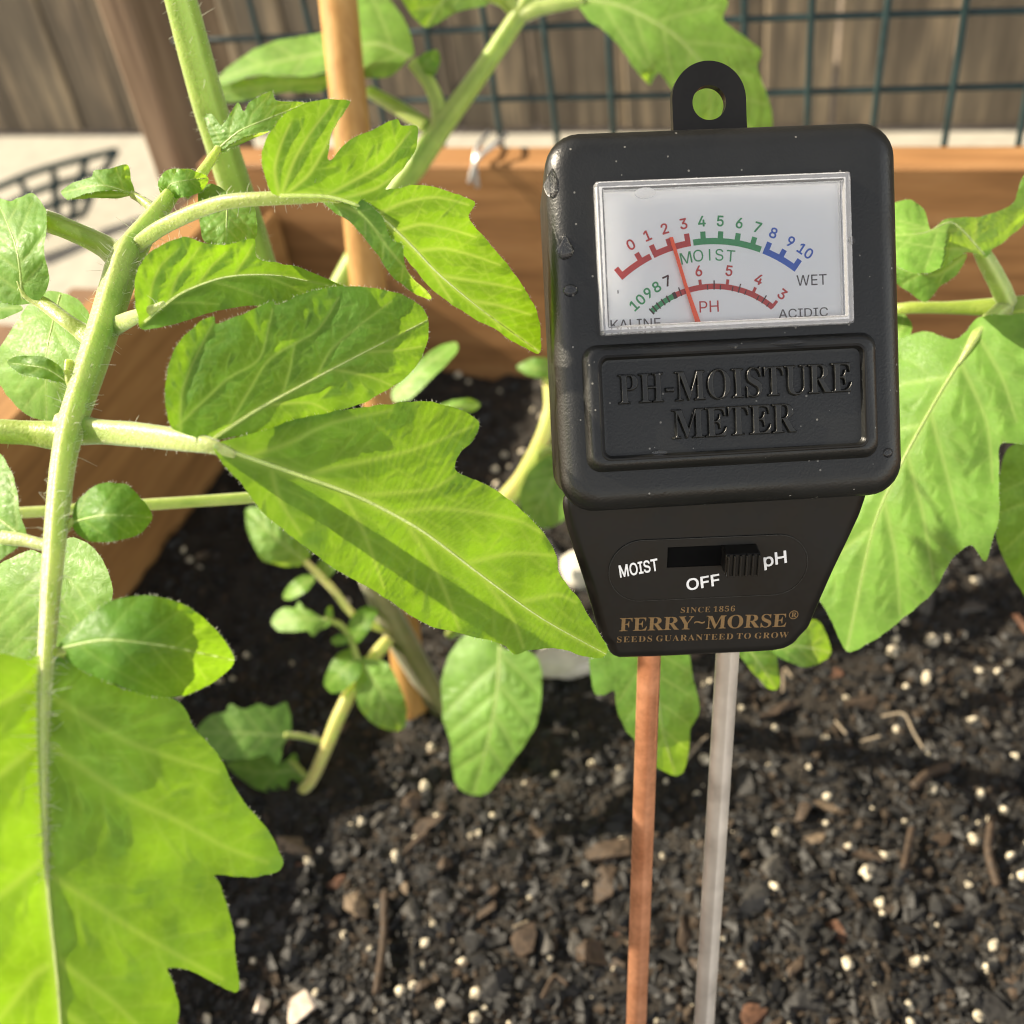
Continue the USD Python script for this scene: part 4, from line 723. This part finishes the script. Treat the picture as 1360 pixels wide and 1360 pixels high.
leaf(tp, [(210,239),(224,226),(250,225),(276,235),(272,248),(257,259),(224,264),(214,257)], [(218,264),(228,244),(274,236)], [170, 167, 171], g=(0, -4), fold=3.5, h=2, m='leaf_young', seed=14, nsec=3, rib=.25)
leaf(tp, [(272,154),(283,152),(294,168),(305,151),(316,136),(324,148),(331,136),(360,121),(368,133),(408,136),(386,147),(371,158),(360,173),(324,181),(290,200),(279,180)], [(290,198),(322,172),(408,137)], [176, 174, 182], g=(2, -4), fold=2.5, h=2, m='leaf_young', seed=15, quilt=.4, rib=.3, veins=[[(294,192),(284,172),(276,158)],[(305,182),(306,165),(316,141)],[(330,168),(336,150),(360,125)],[(350,160),(365,142),(385,138)],[(310,182),(330,180),(350,172)]], nsec=0)
leaf(tp, [(290,200),(324,180),(360,172),(352,178),(324,190),(298,202)], [(292,200),(324,186),(358,174)], [176, 175, 178], g=(0, 8), h=2, m='leaf_young', seed=16, nsec=2, rib=0)
# large three-lobed leaflet reaching the meter
leaf(tp, [(362,256),(349,222),(349,199),(360,173),(379,151),(404,137),(434,132),(465,134),(457,151),(440,176),(437,212),(462,188),(492,173),(527,158),(533,166),(554,168),(552,199),(536,222),(511,252),(547,246),(584,250),(630,268),(622,287),(638,309),(672,349),(694,379),(712,412),(718,441),(715,469),(687,456),(657,437),(628,423),(595,401),(569,380),(545,350),(515,315),(480,282),(440,262),(400,262)],
     [(372,260),(440,262),(500,285),(545,325),(580,362),(640,412),(716,467)], [144, 147.5, 151, 155, 159, 163, 168], g=(4.5, -.3), fold=0, curl=.5, h=1.9, seed=17, vs=1.0, quilt=.55, wave=.9, rib=.45,
     veins=[[(370,256),(365,225),(372,195),(385,165)],[(375,256),(390,215),(410,180),(440,140)],[(380,258),(410,232),(432,195),(455,145)],[(430,262),(470,240),(510,215),(545,175)],[(455,264),(500,250),(535,225)],[(500,285),(540,268),(580,262),(622,272)],[(525,308),(560,298),(600,305),(632,315)],[(552,334),(590,330),(630,340),(664,352)],[(585,366),(620,372),(660,378),(692,385)],[(625,400),(660,405),(705,418)],[(572,356),(590,385),(600,400)],[(630,405),(655,425),(665,438)]], nsec=0)
leaf(tp, [(424,263),(450,249),(476,262),(506,286),(521,320),(534,325),(541,361),(573,393),(571,398),(545,386),(520,366),(500,336),(470,300),(440,279)], [(426,264),(480,285),(520,335),(572,396)], [150, 149, 150, 156], g=(-4, -5), fold=2.5, h=2.2, m='leaf_young', seed=18, nsec=4, rib=0, quilt=.5)
# leaflet with two lobes, in the middle
leaf(tp, [(282,584),(250,578),(229,569),(220,540),(220,507),(228,473),(244,448),(268,426),(284,420),(288,430),(318,419),(362,400),(366,406),(415,386),(470,380),(530,390),(560,408),(569,430),(566,460),(546,495),(510,520),(470,540),(430,551),(390,560),(340,575)], [(284,582),(340,545),(400,512),(470,475),(568,425)], [136, 140, 144, 147, 152], g=(3.5, -.5), fold=1.2, curl=1.2, h=2.2, seed=19, vs=0.8, quilt=.55, wave=1.1, rib=.4,
     veins=[[(240,570),(242,520),(262,470),(284,428)],[(236,566),(300,505),(345,475),(362,410)],[(300,572),(330,520),(360,475),(420,440),(450,395)],[(375,525),(385,490),(392,455)],[(420,502),(440,465),(480,430),(520,400)],[(355,538),(410,535),(440,548)],[(440,490),(490,500),(520,512)],[(480,468),(530,465),(560,460)]], nsec=0)
leaf(tp, [(283,592),(310,582),(345,573),(400,555),(480,541),(558,533),(600,540),(636,560),(628,585),(612,600),(606,626),(650,645),(690,675),(720,705),(738,735),(745,765),(768,795),(790,830),(807,862),(801,873),(780,873),(742,862),(702,863),(684,869),(668,856),(610,841),(560,826),(500,787),(440,752),(400,722),(350,682),(320,642),(297,616)], [(284,592),(400,632),(480,662),(560,705),(640,765),(720,822),(805,869)], [134, 138, 142, 147, 152, 157, 162], g=(2.2, -1.8), fold=1.6, curl=1.5, h=2.4, seed=20, vs=0.65, quilt=.55, wave=1.2, rib=.5,
     veins=[[(330,606),(380,590),(440,562),(520,545)],[(400,632),(450,620),(520,605),(570,590),(628,566)],[(470,658),(520,655),(570,650),(604,632)],[(520,685),(570,675),(630,680),(690,692),(730,715)],[(620,748),(680,735),(735,738)],[(690,800),(740,790),(765,800)],[(360,618),(370,660),(400,710)],[(450,650),(480,700),(510,780)],[(540,694),(580,760),(610,835)],[(640,765),(680,820),(695,860)]], nsec=0)
# upper leaves on the side shoot
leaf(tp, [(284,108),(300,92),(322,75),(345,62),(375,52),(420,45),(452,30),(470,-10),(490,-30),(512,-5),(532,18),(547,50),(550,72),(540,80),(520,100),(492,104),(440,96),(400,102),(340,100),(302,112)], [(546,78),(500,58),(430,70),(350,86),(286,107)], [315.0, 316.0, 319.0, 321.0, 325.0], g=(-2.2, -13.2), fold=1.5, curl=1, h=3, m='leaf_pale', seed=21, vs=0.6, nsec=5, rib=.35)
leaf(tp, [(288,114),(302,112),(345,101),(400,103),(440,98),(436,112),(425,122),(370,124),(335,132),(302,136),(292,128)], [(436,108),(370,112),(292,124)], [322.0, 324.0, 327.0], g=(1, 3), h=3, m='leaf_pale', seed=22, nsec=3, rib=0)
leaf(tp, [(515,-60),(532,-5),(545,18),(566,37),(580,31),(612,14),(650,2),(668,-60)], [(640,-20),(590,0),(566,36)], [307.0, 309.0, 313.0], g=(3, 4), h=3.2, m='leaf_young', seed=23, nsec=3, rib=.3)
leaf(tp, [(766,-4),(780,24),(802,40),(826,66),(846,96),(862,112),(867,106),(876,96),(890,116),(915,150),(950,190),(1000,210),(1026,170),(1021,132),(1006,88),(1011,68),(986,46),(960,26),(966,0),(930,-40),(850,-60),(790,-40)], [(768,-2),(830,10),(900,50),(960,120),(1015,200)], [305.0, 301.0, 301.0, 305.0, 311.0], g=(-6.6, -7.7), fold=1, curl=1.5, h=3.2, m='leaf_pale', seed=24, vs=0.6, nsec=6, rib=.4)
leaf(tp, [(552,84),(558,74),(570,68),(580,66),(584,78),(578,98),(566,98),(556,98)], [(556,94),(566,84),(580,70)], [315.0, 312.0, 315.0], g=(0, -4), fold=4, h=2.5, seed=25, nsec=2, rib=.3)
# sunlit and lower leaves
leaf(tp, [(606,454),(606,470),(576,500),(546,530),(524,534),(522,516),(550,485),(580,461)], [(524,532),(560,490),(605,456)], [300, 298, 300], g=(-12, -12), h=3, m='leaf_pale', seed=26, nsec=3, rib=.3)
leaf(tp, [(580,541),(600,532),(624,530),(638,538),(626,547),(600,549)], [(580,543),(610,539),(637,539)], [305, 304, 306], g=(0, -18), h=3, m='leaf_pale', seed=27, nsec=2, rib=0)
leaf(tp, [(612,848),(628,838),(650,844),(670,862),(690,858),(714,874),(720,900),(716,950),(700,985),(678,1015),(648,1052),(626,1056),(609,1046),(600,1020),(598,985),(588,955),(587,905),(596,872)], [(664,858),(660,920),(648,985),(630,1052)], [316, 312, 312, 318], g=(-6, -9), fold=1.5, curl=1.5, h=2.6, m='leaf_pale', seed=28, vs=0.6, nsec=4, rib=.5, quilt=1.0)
stalk(tp, [(598,842,350,14), (630,832,335,13), (660,846,320,12), (664,862,317,9)], seed=30)
# low young shoots by the stem
stalk(tp, [(530,838,345,16), (508,858,340,17), (472,908,336,18), (448,955,336,18), (432,995,338,17), (412,1038,342,16), (390,1058,346,15), (362,1068,350,18), (335,1078,354,18), (318,1085,357,14)], 'stem_yellow', 'side_shoot', .05, seed=31)
stalk(tp, [(428,985,338,8), (400,978,336,8), (378,976,334,8)], seed=32)
stalk(tp, [(410,1035,342,8), (395,1020,342,8), (385,1010,342,7)], seed=33)
stalk(tp, [(525,838,344,10), (500,832,338,11), (468,815,332,10), (440,780,328,10), (405,745,326,9)], 'stem_yellow', 'side_shoot', seed=34)
stalk(tp, [(430,822,330,9), (452,830,331,9), (466,850,332,9), (476,880,332,9)], 'stem_green', 'side_shoot', seed=35)
leaf(tp, [(326,676),(345,672),(365,672),(380,690),(405,722),(413,735),(404,750),(380,753),(352,745),(338,728),(328,702)], [(407,746),(370,718),(330,680)], [327, 322, 327], g=(-6, -12), h=2.6, m='leaf_pale', seed=40, nsec=4, quilt=1.0, rib=.3)
leaf(tp, [(375,792),(382,778),(398,765),(412,763),(418,770),(408,784),(392,794),(380,797)], [(416,769),(396,780),(377,795)], [328, 326, 329], g=(-6, -15), h=2.4, m='leaf_pale', seed=41, nsec=2, rib=.2)
leaf(tp, [(418,760),(424,745),(438,735),(450,742),(446,755),(434,770),(422,770)], [(424,768),(446,740)], [328, 325], g=(-6, -12), h=2.4, seed=42, nsec=2, rib=.2)
leaf(tp, [(360,826),(368,812),(380,806),(392,808),(396,798),(404,806),(415,812),(430,820),(434,808),(440,806),(443,822),(436,832),(425,836),(416,845),(408,838),(385,839),(368,838)], [(440,822),(400,822),(361,828)], [330, 328, 332], g=(-6, -15), fold=2, h=2.4, m='leaf_pale', seed=43, nsec=3, rib=.25)
leaf(tp, [(460,838),(468,818),(480,808),(497,805),(500,816),(490,836),(478,852),(466,852)], [(468,850),(482,828),(498,808)], [331, 328, 331], g=(-6, -12), h=2.4, seed=44, nsec=3, rib=.2)
leaf(tp, [(440,850),(450,842),(462,846),(462,855),(446,857)], [(462,850),(442,852)], [331, 330], h=2.4, seed=45, nsec=1, rib=0)
leaf(tp, [(430,908),(438,885),(448,868),(466,862),(474,872),(480,890),(470,905),(455,918),(440,920)], [(474,872),(455,890),(434,912)], [332, 330, 333], g=(-6, -12), h=2.4, seed=46, nsec=3, rib=.25)
leaf(tp, [(474,876),(495,876),(514,880),(522,892),(534,918),(540,945),(536,968),(518,970),(494,960),(478,940),(472,915)], [(476,878),(500,910),(532,966)], [332, 328, 332], g=(-6, -9), fold=1.5, h=2.4, m='leaf_pale', seed=47, nsec=4, quilt=.8, rib=.3)
leaf(tp, [(261,970),(280,950),(300,945),(306,936),(325,942),(342,935),(362,940),(380,932),(386,950),(386,975),(376,990),(370,1014),(356,1002),(330,1008),(300,1010),(275,995)], [(386,978),(330,974),(263,972)], [335, 332, 334], g=(0, -6), fold=1.5, h=2.6, m='leaf_young', seed=48, nsec=4, rib=.3)
leaf(tp, [(300,1015),(335,1008),(360,1004),(372,1014),(392,1000),(398,1020),(402,1040),(385,1035),(378,1056),(345,1050),(322,1036)], [(400,1022),(350,1026),(304,1016)], [343, 342, 345], g=(0, 5), h=2.6, seed=49, nsec=3, rib=.2)
# right-hand plant
tp2 = thing('tomato_plant', 'pale sunlit tomato plant with drooping leaves growing behind and right of the meter', 'tomato plant', G(650, 690))
stalk(tp2, [(1440,398,212,20), (1380,402,213,22), (1330,408,214,26), (1260,409,216,17), (1190,411,218,16), (1100,440,235,16), (960,520,280,18), (800,600,330,20), (725,600,352,20), (700,640,362,22), (672,675,372,24), (655,700,380,18)], 'stem_green', 'leaf_stalk', .05, 60, (.3, .9), seed=50)
stalk(tp2, [(728,500,352,16), (732,540,352,19), (722,580,354,22), (696,632,362,24), (668,668,371,24), (640,700,383,18)], 'stem_yellow', 'stem', .05, seed=51)
stalk(tp2, [(1338,404,213,26), (1328,380,211,26), (1312,350,208,24), (1300,330,206,18)], 'stem_pale', hair=50, hl=(.3, .9), seed=52)
stalk(tp2, [(1335,408,213,24), (1315,425,210,22), (1300,440,208,18), (1288,460,207,12), (1272,486,207,4)], 'stem_pale', hair=40, hl=(.3, .9), seed=53)
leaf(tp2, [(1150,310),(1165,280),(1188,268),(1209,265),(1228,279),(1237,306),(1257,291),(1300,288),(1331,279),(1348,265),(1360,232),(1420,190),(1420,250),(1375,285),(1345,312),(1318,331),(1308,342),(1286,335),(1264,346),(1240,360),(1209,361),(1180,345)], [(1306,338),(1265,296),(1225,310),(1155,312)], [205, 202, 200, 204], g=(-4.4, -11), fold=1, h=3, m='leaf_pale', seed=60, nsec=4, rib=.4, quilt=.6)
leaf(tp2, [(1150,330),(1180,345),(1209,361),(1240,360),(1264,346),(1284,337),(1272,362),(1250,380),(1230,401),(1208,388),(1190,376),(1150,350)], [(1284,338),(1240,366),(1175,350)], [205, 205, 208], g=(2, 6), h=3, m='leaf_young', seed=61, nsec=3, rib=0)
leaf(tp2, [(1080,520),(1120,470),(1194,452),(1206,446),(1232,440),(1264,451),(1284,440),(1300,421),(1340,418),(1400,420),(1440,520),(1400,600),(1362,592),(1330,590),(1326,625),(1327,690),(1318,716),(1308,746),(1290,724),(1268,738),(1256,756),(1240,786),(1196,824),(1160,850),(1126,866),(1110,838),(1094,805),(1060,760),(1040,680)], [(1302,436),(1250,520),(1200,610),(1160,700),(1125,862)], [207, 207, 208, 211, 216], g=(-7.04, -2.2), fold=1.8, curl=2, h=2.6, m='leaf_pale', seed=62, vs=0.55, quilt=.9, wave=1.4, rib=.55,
     veins=[[(1298,445),(1330,500),(1350,560)],[(1275,480),(1310,560),(1318,640)],[(1235,545),(1255,620),(1275,700)],[(1205,605),(1225,680),(1240,770)],[(1175,670),(1190,740),(1195,815)],[(1262,500),(1200,510),(1120,530)],[(1225,565),(1170,575),(1090,610)],[(1190,630),(1140,650),(1090,690)],[(1160,700),(1120,730),(1085,770)]], nsec=0)
stalk(tp2, [(1375,402,214,20), (1410,450,216,16), (1412,530,219,13), (1402,600,221,11), (1392,640,222,5)], 'stem_green', seed=56)
leaf(tp2, [(1326,640),(1335,600),(1360,585),(1440,600),(1440,760),(1375,800),(1350,775),(1330,735),(1322,700)], [(1400,610),(1365,690),(1368,795)], [222, 224, 230], g=(3, 3), h=3.4, m='leaf_green', seed=63, nsec=4, rib=.4)
leaf(tp2, [(1180,418),(1198,416),(1210,430),(1208,448),(1192,462),(1175,450)], [(1180,460),(1195,440),(1200,418)], [220, 219, 221], g=(-4.4, -6.6), h=3, m='leaf_pale', seed=64, nsec=2, rib=.2)
leaf(tp2, [(787,862),(787,915),(792,923),(803,923),(816,917),(819,942),(830,969),(842,982),(860,1010),(876,1022),(897,1030),(908,1026),(914,1007),(918,969),(929,942),(922,908),(910,862),(850,840)], [(860,850),(872,910),(880,970),(897,1028)], [246, 244, 245, 250], g=(2, -2), fold=1.0, curl=1, h=2.8, m='leaf_young', seed=65, nsec=4, rib=.35)
leaf(tp2, [(972,858),(984,874),(1002,896),(1018,912),(1031,916),(1036,905),(1033,885),(1028,862),(1000,840)], [(985,850),(1008,880),(1031,914)], [248, 247, 250], g=(2, -2), h=2.8, m='leaf_young', seed=66, nsec=3, rib=.3)
leaf(tp2, [(1020,860),(1048,845),(1080,822),(1096,838),(1104,866),(1090,880),(1070,886),(1044,878)], [(1030,862),(1060,858),(1102,866)], [246, 246, 250], g=(2, -2), h=2.8, m='leaf_young', seed=67, nsec=3, rib=.3)
leaf(tp2, [(690,660),(702,625),(730,605),(765,605),(770,650),(748,690),(720,702),(698,690)], [(752,612),(728,650),(706,694)], [345, 342, 347], g=(-6, -9), fold=1.5, h=2.6, m='leaf_young', seed=68, nsec=4, quilt=.8, rib=.3)
leaf(tp2, [(687,487),(700,478),(716,474),(740,480),(740,500),(716,502),(698,496)], [(738,492),(712,488),(688,487)], [352, 350, 353], g=(0, -12), h=2.6, m='leaf_young', seed=69, nsec=2, rib=.2)
stalk(tp2, [(850,800,300,16), (850,830,280,14), (862,852,246,10)], seed=54); stalk(tp2, [(990,800,300,14), (988,830,275,12), (986,852,248,9)], seed=55)
make_hairs()
# wooden stake
st = thing('plant_stake', 'straight orange brown wooden stake standing in the soil beside the tomato stem', 'stake', G(548, 945))
q = np.array([[446, -40, 302, 51], [449, 0, 304, 51], [470, 200, 310, 49.5], [498, 460, 327, 47], [522, 700, 344, 45], [546, 930, 362, 43.5], [552, 990, 367, 43]], float); q = resample(q, 30)
put('stake_shaft', tube(P(q[:, 0], q[:, 1], q[:, 2]*1e-3), q[:, 3]/2*q[:, 2]*1e-3/FPX*(1 + .012*np.sin(np.arange(30)*1.3)), 28, .012, 9), 'stake_wood', st, 60)
